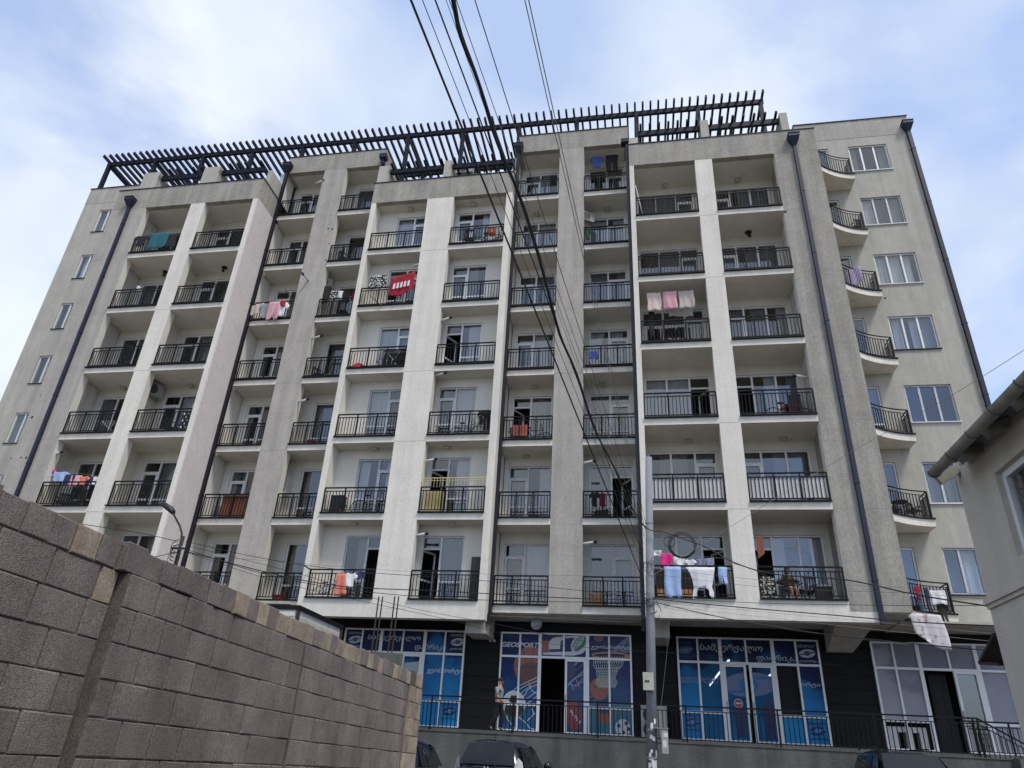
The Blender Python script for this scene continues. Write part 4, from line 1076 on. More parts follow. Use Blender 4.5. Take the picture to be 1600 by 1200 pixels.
build('moulding', MB().box(XH - .05, XH - .003, ye, yc + .02, zt_ - .02, zt_ + .04).box(XH - .025, XH - .002, ye, yc + .01, zt_ - .07, zt_ - .02), 'house_render', hs)
wf = MB(); q = .07
X_ = XH + q
wf.box(X_, X_ + .07, wy1, wy0, wz1 - .08, wz1).box(X_, X_ + .07, wy1, wy0, wz0, wz0 + .08).box(X_, X_ + .07, wy0 - .08, wy0, wz0 + .08, wz1 - .08).box(X_, X_ + .07, wy1, wy1 + .08, wz0 + .08, wz1 - .08)
wf.box(X_ - .01, X_ + .07, wy0 - .82, wy0 - .74, wz0 + .08, wz1 - .08)
wn = build('window', wf, 'pvc_white', hs)
for a, b_ in ((wy0 - .74, wy0 - .08), (wy1 + .08, wy0 - .82)):
    build('pane', MB().add([(X_ + .04, a, wz0 + .08), (X_ + .04, b_, wz0 + .08), (X_ + .04, b_, wz1 - .08), (X_ + .04, a, wz1 - .08)], [(0, 1, 2, 3)]), 'glass', wn)
mb = MB(); vs = []
for i in range(41):
    y = wy0 - .10 - .36 * i / 40; vs += [(X_ + .22 + .025 * math.sin(i * 1.1), y, wz0 + .05), (X_ + .22 + .018 * math.sin(i * 1.1 + .4), y - .1, wz1)]
mb.add(vs, [(2 * i, 2 * i + 2, 2 * i + 3, 2 * i + 1) for i in range(40)]); build('curtain', mb, 'curtain_grey', wn, smooth=True)
build('room', MB().add([(X_ + 1.4, wy1 - .3, wz0 - .3), (X_ + 1.4, wy0 + .1, wz0 - .3), (X_ + 1.4, wy0 + .1, wz1 + .3), (X_ + 1.4, wy1 - .3, wz1 + .3)], [(0, 1, 2, 3)]), 'room_dark', wn)
XG = XH - .42
ga, gb = atx(1459, 742, XG), atx(1600, 586, XG)
gzz = (ga.z + gb.z) / 2
gut = MB(); nG = 12; rG = .078
prof = [(XG + rG * math.cos(R(180 + 180 * i / nG)), gzz + rG * math.sin(R(180 + 180 * i / nG))) for i in range(nG + 1)]
prof += [(x + (.006 if x < XG else -.006), z + .006) for x, z in prof[::-1]]
gut.prism(prof, ye, ga.y)
gut.prism([(XG + rG * .97 * math.cos(R(180 + 180 * i / nG)), gzz + rG * .97 * math.sin(R(180 + 180 * i / nG))) for i in range(nG + 1)], ga.y - .01, ga.y + .004)
gt = build('gutter', gut, 'gutter', hs, smooth=False)
y = ga.y - .04; ringm = None
while y > ga.y - 9:
    r1 = rG + .008
    pr = [(XG + r1 * math.cos(R(175 + 190 * i / 12)), gzz + r1 * math.sin(R(175 + 190 * i / 12))) for i in range(13)]
    pr += [(XG + (rG + .001) * math.cos(R(365 - 190 * i / 12)), gzz + (rG + .001) * math.sin(R(365 - 190 * i / 12))) for i in range(13)]
    build('gutter_joint', MB().prism(pr, y - .022, y), 'gutter_seam', gt); y -= .62
rf = MB()
vs = [(XG + .10, ye - .2, gzz + .05), (XG + .10, ga.y - .03, gzz + .05), (XH + 4.2, ga.y - .03, gzz + 1.9), (XH + 4.2, ye - .2, gzz + 1.9)]
vs += [(x, y_, z + .07) for x, y_, z in vs]
rf.add(vs, [(0, 1, 2, 3), (7, 6, 5, 4), (0, 4, 5, 1), (1, 5, 6, 2), (2, 6, 7, 3), (3, 7, 4, 0)])
vs = [(XH + 4.2, ye - .2, gzz + 1.9), (XH + 4.2, ga.y - .03, gzz + 1.9), (XH + 8.4, ga.y - .03, gzz), (XH + 8.4, ye - .2, gzz)]
vs += [(x, y_, z + .07) for x, y_, z in vs]
rf.add(vs, [(0, 1, 2, 3), (7, 6, 5, 4), (0, 4, 5, 1), (1, 5, 6, 2), (2, 6, 7, 3), (3, 7, 4, 0)])
build('roof', rf, 'wood_dark', hs)
y = yc - .12
while y > yc - 9: build('rafter_end', MB().beam((XG + .14, y, gzz - .02), (XH + .02, y, gzz + .16), .08, .12), 'gutter', hs); y -= .75
aw = thing('awning', 'small dark framed awning sticking out past the corner of the grey house', 'awning', (XH + .1, yc + .4, 2.9))
a, b_, c_ = atx(1553, 992, XH + .1), atx(1531, 1036, XH + .1), atx(1562, 1038, XH + .1)
f = MB()
for dx in (0, 1.2):
    D = Vector((dx, 0, 0))
    f.beam(a + D, b_ + D, .035).beam(b_ + D, c_ + D, .035)
f.beam(b_, b_ + Vector((1.2, 0, 0)), .04).beam(a, a + Vector((1.2, 0, 0)), .04)
build('frame', f, 'wood_dark', aw)
build('sheet', MB().add([a, b_, b_ + Vector((1.2, 0, 0)), a + Vector((1.2, 0, 0))], [(0, 1, 2, 3)]), 'wood_dark', aw)

# ------------------------------------------------------------------ utility pole, its boxes, street lamp
PB = at(1017, 1200, -1.5); PT = at(1013.5, 715, -1.5); PB = Vector((PB.x, -1.5, .58))
up = thing('utility_pole', 'tall grey concrete utility pole in front of the middle of the building', 'pole', PB)
build('pole_shaft', MB().tube([PB, PT], [.145, .10], 14), 'pole_concrete', up, smooth=True)
def onpole(z, ang=0, off=0):
    t = (z - PB.z) / (PT.z - PB.z); c = PB.lerp(PT, t); r = .145 - .045 * t + off
    return c + Vector((math.sin(R(ang)) * r, -math.cos(R(ang)) * r, 0))
for z in (5.9, 6.9, 2.55, 1.9, 8.1):
    c = PB.lerp(PT, (z - PB.z) / (PT.z - PB.z)); r = .150 - .045 * (z - PB.z) / (PT.z - PB.z)
    build('metal_band', MB().lathe(c, [(r - .002, -.02), (r + .006, -.02), (r + .006, .02), (r - .002, .02)], 14), 'galv', up)
for i in range(15):   # torn paper notices
    z = 1.25 + rnd.random() * 1.5; an = rnd.uniform(-50, 60); w_, h_ = rnd.uniform(8, 22), rnd.uniform(.06, .2)
    g = 4; vs = []
    for j in range(g + 1):
        a_ = an + w_ * j / g * 1.5
        vs += [onpole(z + rnd.uniform(-.015, .015), a_, .004), onpole(z + h_ + rnd.uniform(-.015, .015), a_, .004)]
    build('paper_notice', MB().add(vs, [(2 * j, 2 * j + 2, 2 * j + 3, 2 * j + 1) for j in range(g)]), 'paper', up)
c = at(1013, 1065, -1.68)
mbx = thing('meter_box', 'small cream plastic box fixed high on the grey pole', 'box', (c.x, -1.66, c.z - .25))
build('case', MB().box(c.x - .14, c.x + .14, -1.80, -1.645, c.z - .22, c.z + .22), 'box_cream', mbx)
for dx in (-.06, .0): build('port', MB().lathe((c.x + dx, -1.80, c.z), [(.0, .012), (.028, .012), (.028, 0)], 10, axis='y'), 'black_plastic', mbx)
c0, c1 = at(1033, 1139, -1.62), at(1045, 1178, -1.62)
cab = thing('cabinet', 'narrow grey metal cabinet strapped to the right side of the pole', 'cabinet', ((c0.x + c1.x) / 2, -1.6, c1.z))
build('case', MB().box(c0.x, c1.x, -1.72, -1.5, c1.z, c0.z), 'grey_box', cab)
build('lid', MB().box(c0.x - .2, c1.x + .02, -1.74, -1.48, c0.z, c0.z + .025), 'galv', cab)
build('notice', MB().box(c0.x + .05, c0.x + .16, -1.723, -1.7205, c1.z + .38, c1.z + .48), 'paper', cab)
build('notice', MB().box(c0.x + .03, c0.x + .12, -1.723, -1.7205, c1.z + .14, c1.z + .3), 'paper', cab)

lp = at(283, 850, -5); LX = lp.x
sl = thing('street_lamp', 'thin dark pole with a cobra head street lamp above the block wall', 'lamp', (LX, -5, .5))
tz = at(285, 838, -5).z
build('pole_shaft', MB().tube([(LX, -5, .5), (LX, -5, tz)], [.08, .050], 10), 'wood_dark', sl, smooth=True)
h0, h1 = at(271, 803, -5), at(251, 786, -5)
mid = at(284, 833, -5)
build('arm', MB().tube([(LX, -5, tz - .25), mid, at(281, 822, -5), h0], .028, 7), 'rust', sl)
dv = (h1 - h0)
hd = MB(); u = dv.normalized(); sd_ = Vector((0, 1, 0))
nrm = u.cross(sd_).normalized()
if nrm.z < 0: nrm = -nrm
rows = []
for t, w_, hh in ((0, .05, .05), (.12, .09, .09), (.4, .12, .12), (.8, .12, .10), (1.0, .07, .04)):
    p = h0 + dv * t
    rows.append([p - sd_ * w_ - nrm * .03, p - sd_ * w_ * .8 + nrm * hh, p + sd_ * w_ * .8 + nrm * hh, p + sd_ * w_ - nrm * .03])
vs = [v for r_ in rows for v in r_]
fs = [(4 * i + j, 4 * i + (j + 1) % 4, 4 * i + 4 + (j + 1) % 4, 4 * i + 4 + j) for i in range(4) for j in range(4)] + [(3, 2, 1, 0), (16, 17, 18, 19)]
build('lamp_head', MB().add(vs, fs), 'black_plastic', sl, smooth=True)
build('insulator', MB().lathe((LX + .12, -5.05, tz - .35), [(.02, 0), (.05, .01), (.05, .05), (.02, .07)], 8).lathe((LX - .14, -5.05, tz - .3), [(.02, 0), (.05, .01), (.05, .05), (.02, .07)], 8), 'white_plastic', sl)
build('cross_bar', MB().beam((LX - .2, -5.1, tz - .36), (LX + .2, -5.1, tz - .36), .05), 'rust', sl)

# white cabin behind the wall, column stub with reinforcing bars
c0 = at(467, 946, -6); far = atx(535, 973, c0.x)
cb = thing('cabin', 'cream and white metal cabin with a dark roof edge behind the block wall', 'cabin', (c0.x - 1.5, (c0.y + far.y) / 2, .6))
zt_ = c0.z
bx = MB().box(c0.x - 3.0, c0.x, -6, far.y, .6, zt_ - .1)
build('body', bx, 'board_white', cb)
build('roof_edge', MB().box(c0.x - 3.05, c0.x + .05, -6.05, far.y + .05, zt_ - .1, zt_), 'rail_metal', cb)
for y0_ in (-6.03, far.y - .08): build('corner_post', MB().box(c0.x - .02, c0.x + .04, y0_, y0_ + .10, .6, zt_ - .1), 'rust', cb)
for i in range(18):
    z = zt_ - .25 - i * .2
    if z > .8: build('corrugation', MB().prism([(c0.x - 2.95, z), (c0.x - .05, z), (c0.x - .05, z + .1), (c0.x - 2.95, z + .1)], -6.03, -6.001), 'board_white', cb)
build('side_panel', MB().box(c0.x + .001, c0.x + .012, -5.85, far.y - .15, 1.0, zt_ - .25), 'box_cream', cb)
a, b_ = at(577, 1018, -7.5), at(620, 1020, -7.5)
cs = thing('column_stub', 'unfinished concrete column stub with four rusty bars behind the block wall', 'column', ((a.x + b_.x) / 2, -7.4, .5))
vs = [(a.x, -7.5, .5), (b_.x, -7.5, .5), (b_.x, -7.05, .5), (a.x, -7.05, .5), (a.x + .06, -7.5, a.z), (b_.x, -7.5, a.z - .02), (b_.x, -7.05, a.z + .02), (a.x + .06, -7.05, a.z + .03)]
build('shaft', MB().add(vs, [(3, 2, 1, 0), (4, 5, 6, 7), (0, 1, 5, 4), (1, 2, 6, 5), (2, 3, 7, 6), (3, 0, 4, 7)]), 'concrete', cs)
for px, yy_ in ((592, -7.42), (598, -7.12), (617, -7.42), (623, -7.12)):
    t_ = at(px, 932, yy_); build('rebar', MB().tube([(t_.x, yy_, a.z - .1), t_], .016, 6), 'rust', cs)

# ------------------------------------------------------------------ cars
def car(root_name, label, paint, x, y, z, rot=0, W_=1.68, H=1.52, Lc=3.9, rear=True, suv=False, scale=1.0, mirrors=True):
    t = thing(root_name, label, 'car', (0, 0, 0)); hw_ = W_ / 2; hb = .93 if not suv else 1.02
    def loft(st, mname, nm):
        mb = MB(); n_ = len(st[0])
        for r_ in st: mb.v += [Vector(p) for p in r_]
        for i in range(len(st) - 1):
            for j in range(n_ - 1):
                mb.f.append([i * n_ + j, i * n_ + j + 1, (i + 1) * n_ + j + 1, (i + 1) * n_ + j]); mb.m.append(0)
        for base in (0, (len(st) - 1) * n_): mb.f.append([base + j for j in range(n_)]); mb.m.append(0)
        o = build(nm, mb, mname, t, smooth=True); md = o.modifiers.new('bevel', 'SUBSURF'); md.levels = 1; md.render_levels = 2; return o
    def sec(y_, wb, zb, wt, zt):  # closed half-ring from belt left over the roof to belt right
        h = [(wb, zb), ((wb + wt) / 2 + .03, zb + (zt - zb) * .5), (wt, zt - .08), (wt - .10, zt - .015), (wt * .55, zt + .012), (0, zt + .02)]
        return [(a_, y_, b2) for a_, b2 in h] + [(-a_, y_, b2) for a_, b2 in h[::-1][1:]]
    def low(y_, w2, z0, z1):
        h = [(w2 * .6, z0), (w2 * .95, z0 + .05), (w2, z0 + .25), (w2, z1 - .18), (w2 - .02, z1 - .04), (w2 - .10, z1)]
        return [(-a_, y_, b2) for a_, b2 in h] + [(a_, y_, b2) for a_, b2 in h[::-1]]
    loft([low(.0, hw_ * .86, .42, hb - .06), low(.06, hw_ * .94, .30, hb), low(.5, hw_, .22, hb), low(Lc * .5, hw_, .20, hb), low(Lc - .9, hw_ * .98, .22, hb - .06), low(Lc - .25, hw_ * .9, .28, hb - .20), low(Lc, hw_ * .7, .35, hb - .36)], paint, 'body')
    g_ = [sec(.10, hw_ - .10, hb - .10, hw_ - .20, hb - .02), sec(.16, hw_ - .06, hb - .08, hw_ - .20, hb + .10), sec(.36, hw_ - .06, hb - .08, hw_ - .24, H - .14), sec(.50, hw_ - .06, hb - .08, hw_ - .25, H - .03), sec(1.2, hw_ - .05, hb - .08, hw_ - .23, H),
          sec(2.0, hw_ - .05, hb - .08, hw_ - .24, H - .02), sec(2.45, hw_ - .06, hb - .08, hw_ - .26, H - .12), sec(3.05, hw_ - .08, hb - .10, hw_ - .24, hb + .05), sec(3.2, hw_ - .12, hb - .12, hw_ - .3, hb - .06)]
    loft(g_, paint, 'cabin')
    # rear glass, side glass, windscreen
    q = MB(); nX = 8; vs = []
    ry = [(.115, hb + .05), (.20, hb + .24), (.29, H - .24), (.375, H - .10)]
    for (yy_, zz_) in ry:
        for i in range(nX + 1):
            u_ = -1 + 2 * i / nX; wv = hw_ - .20 - (zz_ - hb) * .16
            vs.append((u_ * wv, yy_ - .055 + .05 * u_ * u_, zz_))
    q.add(vs, [(r_ * (nX + 1) + i, r_ * (nX + 1) + i + 1, (r_ + 1) * (nX + 1) + i + 1, (r_ + 1) * (nX + 1) + i) for r_ in range(3) for i in range(nX)])
    build('rear_window', q, 'car_glass', t, smooth=True)
    for s_ in (-1, 1):
        for (ya, yb2, yc2, yd) in ((.42, 1.15, 1.12, .62), (1.22, 2.05, 2.0, 1.2), (2.12, 2.9, 2.42, 2.08)):
            wb_, wt_ = hw_ - .035, hw_ - .215
            build('side_window', MB().add([(s_ * wb_, ya, hb + .03), (s_ * wb_, yb2, hb + .03), (s_ * wt_, yc2, H - .13), (s_ * wt_, yd, H - .13)], [(0, 1, 2, 3)]), 'car_glass', t)
    wv = hw_ - .24
    build('windscreen', MB().add([(-wv - .06, 3.08, hb + .06), (wv + .06, 3.08, hb + .06), (wv - .05, 2.50, H - .09), (-wv + .05, 2.50, H - .09)], [(0, 1, 2, 3)]), 'car_glass', t)
    for s_ in (-1, 1):
        if mirrors: tl = build('tail_light', MB().add([(s_ * (hw_ - .02), .10, hb - .26), (s_ * (hw_ - .22), -.0, hb - .26), (s_ * (hw_ - .20), -.0, hb + .0), (s_ * (hw_ - .13), .10, hb + .22), (s_ * (hw_ - .05), .20, hb + .14), (s_ * (hw_ - .005), .22, hb - .05)], [(0, 1, 2, 3, 4, 5)]), 'lens_white', t)
        build('tail_light', MB().add([(s_ * (hw_ - .015), .085, hb - .42), (s_ * (hw_ - .23), -.015, hb - .42), (s_ * (hw_ - .225), -.012, hb - .2), (s_ * (hw_ - .01), .13, hb - .2)], [(0, 1, 2, 3)]), 'lens_red', t)
        if mirrors: mr = MB().lathe((s_ * (hw_ + .12), 2.62, hb + .04), [(0, -.06), (.07, -.05), (.10, 0), (.10, .06), (.06, .12), (0, .13)], 10)
        if mirrors: build('mirror', mr, paint, t, smooth=True)
        build('headlight', MB().box(s_ * (hw_ * .55) - .18, s_ * (hw_ * .55) + .18, Lc - .16, Lc - .02, hb - .42, hb - .28), 'lens_white', t)
        for wy in (.62, Lc - .72):
            w_o = build('wheel', MB().lathe((s_ * (hw_ - .10), wy, .31), [(.12, -.10), (.29, -.10), (.31, -.06), (.31, .06), (.29, .10), (.12, .10)], 18, axis='x'), 'rubber', t, smooth=False)
            build('rim', MB().lathe((s_ * (hw_ - .0), wy, .31), [(0, .0), (.18, -.01), (.20, -.03)], 14, axis='x'), 'galv', w_o)
    build('bumper', MB().box(-hw_ * .84, hw_ * .84, -.06, .10, .38, .60), paint, t)
    if rear:
        build('wiper', MB().beam((-.18, -.0, hb + .10), (.16, -.02, hb + .07), .02).beam((.16, -.02, hb + .07), (.26, -.02, hb - .05), .02), 'black_plastic', t)
        e = MB(); ez_ = hb - .03
        for s_ in (-1, 1): e.beam((s_ * .035, -.045, ez_ - .045), (s_ * .045, -.045, ez_ + .045), .02, .02)
        e.beam((-.04, -.045, ez_), (.04, -.045, ez_), .018, .02)
        build('emblem', e, 'chrome', t)
        build('antenna', MB().tube([(0, .72, H + .01), (0, .68, H + .09)], .008, 5), 'black_plastic', t)
        build('number_plate', MB().box(-.26, .26, -.065, -.052, .62, .74), 'white_plastic', t)
    if suv:
        for s_ in (-1, 1):
            build('roof_rail', MB().tube([(s_ * (hw_ - .30), .5, H + .0), (s_ * (hw_ - .29), .62, H + .05), (s_ * (hw_ - .29), 2.0, H + .04), (s_ * (hw_ - .30), 2.15, H - .02)], .018, 6), 'black_plastic', t)
    t.location = (x, y, z); t.rotation_euler = (0, 0, rot); t.scale = (scale,) * 3
    return t
car('parked_car', 'black hatchback seen from behind, parked facing the terrace wall left of the pole', 'car_black', -3.50, -5.0, .62, rot=R(-3), scale=.96)
car('parked_car', 'dark blue hatchback mostly hidden behind the end of the block wall', 'car_blue', -5.55, -6.2, .50, rot=R(4), H=1.5, rear=False, mirrors=False)
car('parked_car', 'black car with roof rails seen from the front at the lower right', 'car_suv', 5.95, -.25, .66, rot=R(180), W_=1.76, H=1.68, Lc=4.2, suv=True, rear=False)

# ------------------------------------------------------------------ people
def skinmesh(name, V, E_, rad, mname, parent, lev=2):
    me = bpy.data.meshes.new(name); me.from_pydata([Vector(v) for v in V], E_, [])
    o = bpy.data.objects.new(name, me); COL.objects.link(o); o.parent = parent; W[o.name] = Vector()
    me.materials.append(M[mname]); sk = o.modifiers.new('skin', 'SKIN'); sk.use_smooth_shade = True
    for i, r_ in enumerate(rad):
        d = me.skin_vertices[0].data[i]; r_ = r_ if isinstance(r_, tuple) else (r_, r_); d.radius = r_; d.use_root = (i == 0)
    sb_ = o.modifiers.new('sub', 'SUBSURF'); sb_.levels = 1; sb_.render_levels = lev
    return o
def hand(V, E_, rad, wrist, dirv, side):
    d = Vector(dirv).normalized(); s_ = Vector(side).normalized(); wi = len(V) - 1
    V.append(Vector(wrist) + d * .05); E_.append((wi, len(V) - 1)); rad.append((.028, .016)); pi = len(V) - 1
    for k, (o_, l_) in enumerate(((-.026, .065), (-.009, .078), (.009, .073), (.026, .055))):
        V.append(V[pi] + s_ * o_ + d * .03); E_.append((pi, len(V) - 1)); rad.append(.0085); a = len(V) - 1
        V.append(V[a] + d * l_ * .8 - s_.cross(d) * .015); E_.append((a, len(V) - 1)); rad.append(.007)
    V.append(V[pi] - s_ * .035 - d * .0); E_.append((pi, len(V) - 1)); rad.append(.009); a = len(V) - 1
    V.append(V[a] - s_ * .012 + d * .035); E_.append((a, len(V) - 1)); rad.append(.008)
def head_bits(t, c, f, hr, hat=None, long_hair=False):
    """c head centre, f facing direction (unit, horizontal)"""
    c, f = Vector(c), Vector(f); s_ = Vector((-f.y, f.x, 0))
    nose = MB().lathe(c + f * .092 + Vector((0, 0, -.012)), [(.0, .035), (.010, .015), (.016, -.012), (.0, -.02)], 8); build('nose', nose, 'skin', t, org=(0, 0, 0), smooth=True)
    for q in (-1, 1):
        build('eye', MB().lathe(c + f * .086 + s_ * .034 * q + Vector((0, 0, .02)), [(0, .011), (.013, .005), (.013, -.005), (0, -.011)], 8), 'black_plastic', t, org=(0, 0, 0))
        build('ear', MB().lathe(c + s_ * .078 * q - f * .005, [(0, .032), (.016, .02), (.018, -.01), (0, -.03)], 8), 'skin', t, org=(0, 0, 0), smooth=True)
    build('mouth', MB().beam(c + f * .088 - s_ * .024 + Vector((0, 0, -.052)), c + f * .088 + s_ * .024 + Vector((0, 0, -.052)), .012, .010), 'cloth_rose', t, org=(0, 0, 0))
    hb = MB(); vs = []; nn = 14; rows_ = ((.0, .125), (.05, .118), (.082, .09), (.098, .045), (.102, -.0)) 
    for rr, zz in rows_[::-1]:
        for k in range(nn):
            a_ = 2 * math.pi * k / nn; vs.append(c - f * .014 + Vector((math.cos(a_) * rr * .93, math.sin(a_) * rr * .93, zz)))
    hb.add(vs, [(i * nn + k, i * nn + (k + 1) % nn, (i + 1) * nn + (k + 1) % nn, (i + 1) * nn + k) for i in range(4) for k in range(nn)])
    if long_hair: hb.lathe(c - f * .045 + Vector((0, 0, -.14)), [(.05, -.05), (.075, 0), (.085, .08), (.085, .16)], 12)
    build('cap' if hat else 'hair', hb, hat or 'hair', t, org=(0, 0, 0), smooth=True)
    if hat:
        pk = []
        for i in range(7):
            a_ = R(-55 + 110 * i / 6); pk.append(c + Vector((0, 0, .035)) + f * (.08 + .07 * math.cos(a_)) + s_ * .075 * math.sin(a_))
        build('cap_peak', MB().add(pk + [p + Vector((0, 0, .008)) for p in pk], [list(range(7))[::-1], list(range(7, 14))] + [(i, i + 1, i + 8, i + 7) for i in range(6)]), hat, t, org=(0, 0, 0))

ps = thing('person', 'man in a grey t-shirt, dark trousers and cap walking along the shop terrace', 'person', (0, 0, 0))
V = [Vector(v) for v in [(0, 0, .92), (0, 0, 1.08), (.01, 0, 1.25), (.015, 0, 1.40), (.03, 0, 1.50), (.05, 0, 1.60), (.055, 0, 1.70)]]
E_ = [(0, 1), (1, 2), (2, 3), (3, 4), (4, 5), (5, 6)]; rad = [(.145, .10), (.13, .095), (.16, .10), (.12, .08), .052, (.085, .075), (.075, .07)]
def limb(parent_i, pts, rs):
    i0 = parent_i
    for p, r_ in zip(pts, rs): V.append(Vector(p)); E_.append((i0, len(V) - 1)); rad.append(r_); i0 = len(V) - 1
    return i0
limb(3, [(.01, .17, 1.37), (-.03, .22, 1.12), (.10, .20, .92)], [.052, .042, .030]); hand(V, E_, rad, V[-1], (.45, -.05, -.6), (0, 1, .2))
limb(3, [(.01, -.17, 1.37), (.04, -.22, 1.12), (.20, -.18, .98)], [.052, .042, .030]); hand(V, E_, rad, V[-1], (.7, .05, -.35), (0, 1, .2))
limb(0, [(0, .09, .86), (.16, .10, .50), (.05, .10, .09), (.17, .11, .035)], [.085, .062, .042, .035])
limb(0, [(0, -.09, .86), (-.02, -.10, .48), (-.22, -.10, .12), (-.12, -.11, .04)], [.085, .062, .042, .035])
skinmesh('body', V, E_, rad, 'skin', ps)
V = [Vector(v) for v in [(0, 0, .90), (0, 0, 1.08), (.01, 0, 1.25), (.015, 0, 1.395)]]; E_ = [(0, 1), (1, 2), (2, 3)]; rad = [(.165, .12), (.15, .115), (.18, .12), (.13, .10)]
limb(3, [(.01, .185, 1.36), (-.025, .23, 1.16)], [.07, .062]); limb(3, [(.01, -.185, 1.36), (.04, -.23, 1.16)], [.07, .062])
skinmesh('t_shirt', V, E_, rad, 'cloth_grey', ps)
V = [Vector(v) for v in [(0, 0, .93)]]; E_ = []; rad = [(.16, .12)]
limb(0, [(0, .09, .84), (.16, .10, .50), (.055, .10, .12)], [.115, .092, .075]); limb(0, [(0, -.09, .84), (-.02, -.10, .48), (-.215, -.10, .15)], [.115, .092, .075])
skinmesh('trousers', V, E_, rad, 'cloth_black', ps)
for p, a_ in (((.13, .105, .035), 0), ((-.15, -.105, .045), 0)): build('shoe', MB().lathe(p, [(0, .05), (.05, .03), (.055, -.02), (.05, -.035), (0, -.035)], 8), 'rubber', ps, org=(0, 0, 0), smooth=True)
head_bits(ps, (.055, 0, 1.63), (1, 0, 0), .1, hat='cloth_black')
ps.scale = (.88,) * 3; pp_ = at(779, 1100, 1.5); ps.location = (pp_.x, 1.5, 2.43); ps.rotation_euler = (0, 0, R(-14))

pw = thing('person', 'dark haired person sitting behind the railing of the lowest balcony in the tenth column', 'person', (0, 0, 0))
V = [Vector(v) for v in [(0, 0, .50), (0, -.02, .66), (0, -.03, .82), (0, -.03, .95), (0, -.04, 1.02), (0, -.06, 1.12), (0, -.06, 1.22)]]
E_ = [(0, 1), (1, 2), (2, 3), (3, 4), (4, 5), (5, 6)]; rad = [(.15, .12), (.12, .09), (.14, .09), (.11, .07), .045, (.08, .085), (.07, .075)]
limb(3, [(.16, -.03, .93), (.21, -.06, .70), (.10, -.30, .62)], [.045, .038, .027]); hand(V, E_, rad, V[-1], (-.3, -.8, -.1), (1, 0, 0))
limb(3, [(-.16, -.03, .93), (-.21, -.06, .70), (-.08, -.28, .62)], [.045, .038, .027]); hand(V, E_, rad, V[-1], (.3, -.8, -.1), (1, 0, 0))
limb(0, [(.09, -.03, .49), (.11, -.42, .50), (.09, -.44, .10), (.09, -.55, .035)], [.085, .062, .042, .033])
limb(0, [(-.09, -.03, .49), (-.08, -.42, .50), (-.04, -.44, .10), (-.04, -.55, .035)], [.085, .062, .042, .033])
skinmesh('body', V, E_, rad, 'skin', pw)
V = [Vector(v) for v in [(0, 0, .52), (0, -.02, .68), (0, -.03, .82), (0, -.03, .94)]]; E_ = [(0, 1), (1, 2), (2, 3)]; rad = [(.165, .13), (.14, .105), (.16, .11), (.125, .09)]
limb(3, [(.17, -.03, .92), (.215, -.06, .74)], [.058, .05]); limb(3, [(-.17, -.03, .92), (-.215, -.06, .74)], [.058, .05])
limb(0, [(.09, -.05, .50), (.11, -.34, .51)], [.10, .085]); limb(0, [(-.09, -.05, .50), (-.08, -.34, .51)], [.10, .085])
skinmesh('dress', V, E_, rad, 'cloth_brown', pw)
head_bits(pw, (0, -.065, 1.15), (0, -1, 0), .1, long_hair=True)
pq = at(1232, 915, .75); pw.location = (pq.x, .80, flr(1)); pw.scale = (.92,) * 3; pw.rotation_euler = (0, 0, R(12))

# ------------------------------------------------------------------ balcony things
def loc(n, k):
    top = next(c for c in COLS if c['n'] == n)['top']; d = top + 1 - k
    return ('top' if d == 1 else 'lowest' if k == 1 else ORD[d]) + ' balcony' + ('' if d == 1 or k == 1 else ' down') + ', ' + ORD[n] + ' column'
CC = {c['n']: c for c in COLS}
SHAPE = dict(
    towel=[(0, 0), (1, 0), (1, 1), (0, 1)],
    shirt=[(.2, 0), (.8, 0), (.8, .62), (1, .5), (1.08, .78), (.78, 1), (.6, .93), (.4, .93), (.22, 1), (-.08, .78), (0, .5), (.2, .62)],
    trousers=[(.05, 0), (.42, 0), (.5, .65), (.58, 0), (.95, 0), (1, 1), (0, 1)],
    sweater=[(0, 1), (.12, .78), (.24, .38), (.18, .15), (.16, 0), (.30, 0), (.34, .22), (.40, .34), (.62, .34), (.74, .26), (.74, .1), (.80, 0), (.90, .02), (.91, .22), (.86, .36), (.90, .6), (1, 1)],
    slant=[(0, .1), (.5, 0), (1, .35), (1, 1), (0, .75)],
    hung=[(0, .46), (.3, .24), (.55, .06), (.75, 0), (1, 0), (.95, .5), (.88, .94), (0, 1)],
    pointed=[(0, .2), (.55, 0), (1, .35), (1, 1), (0, .92)])
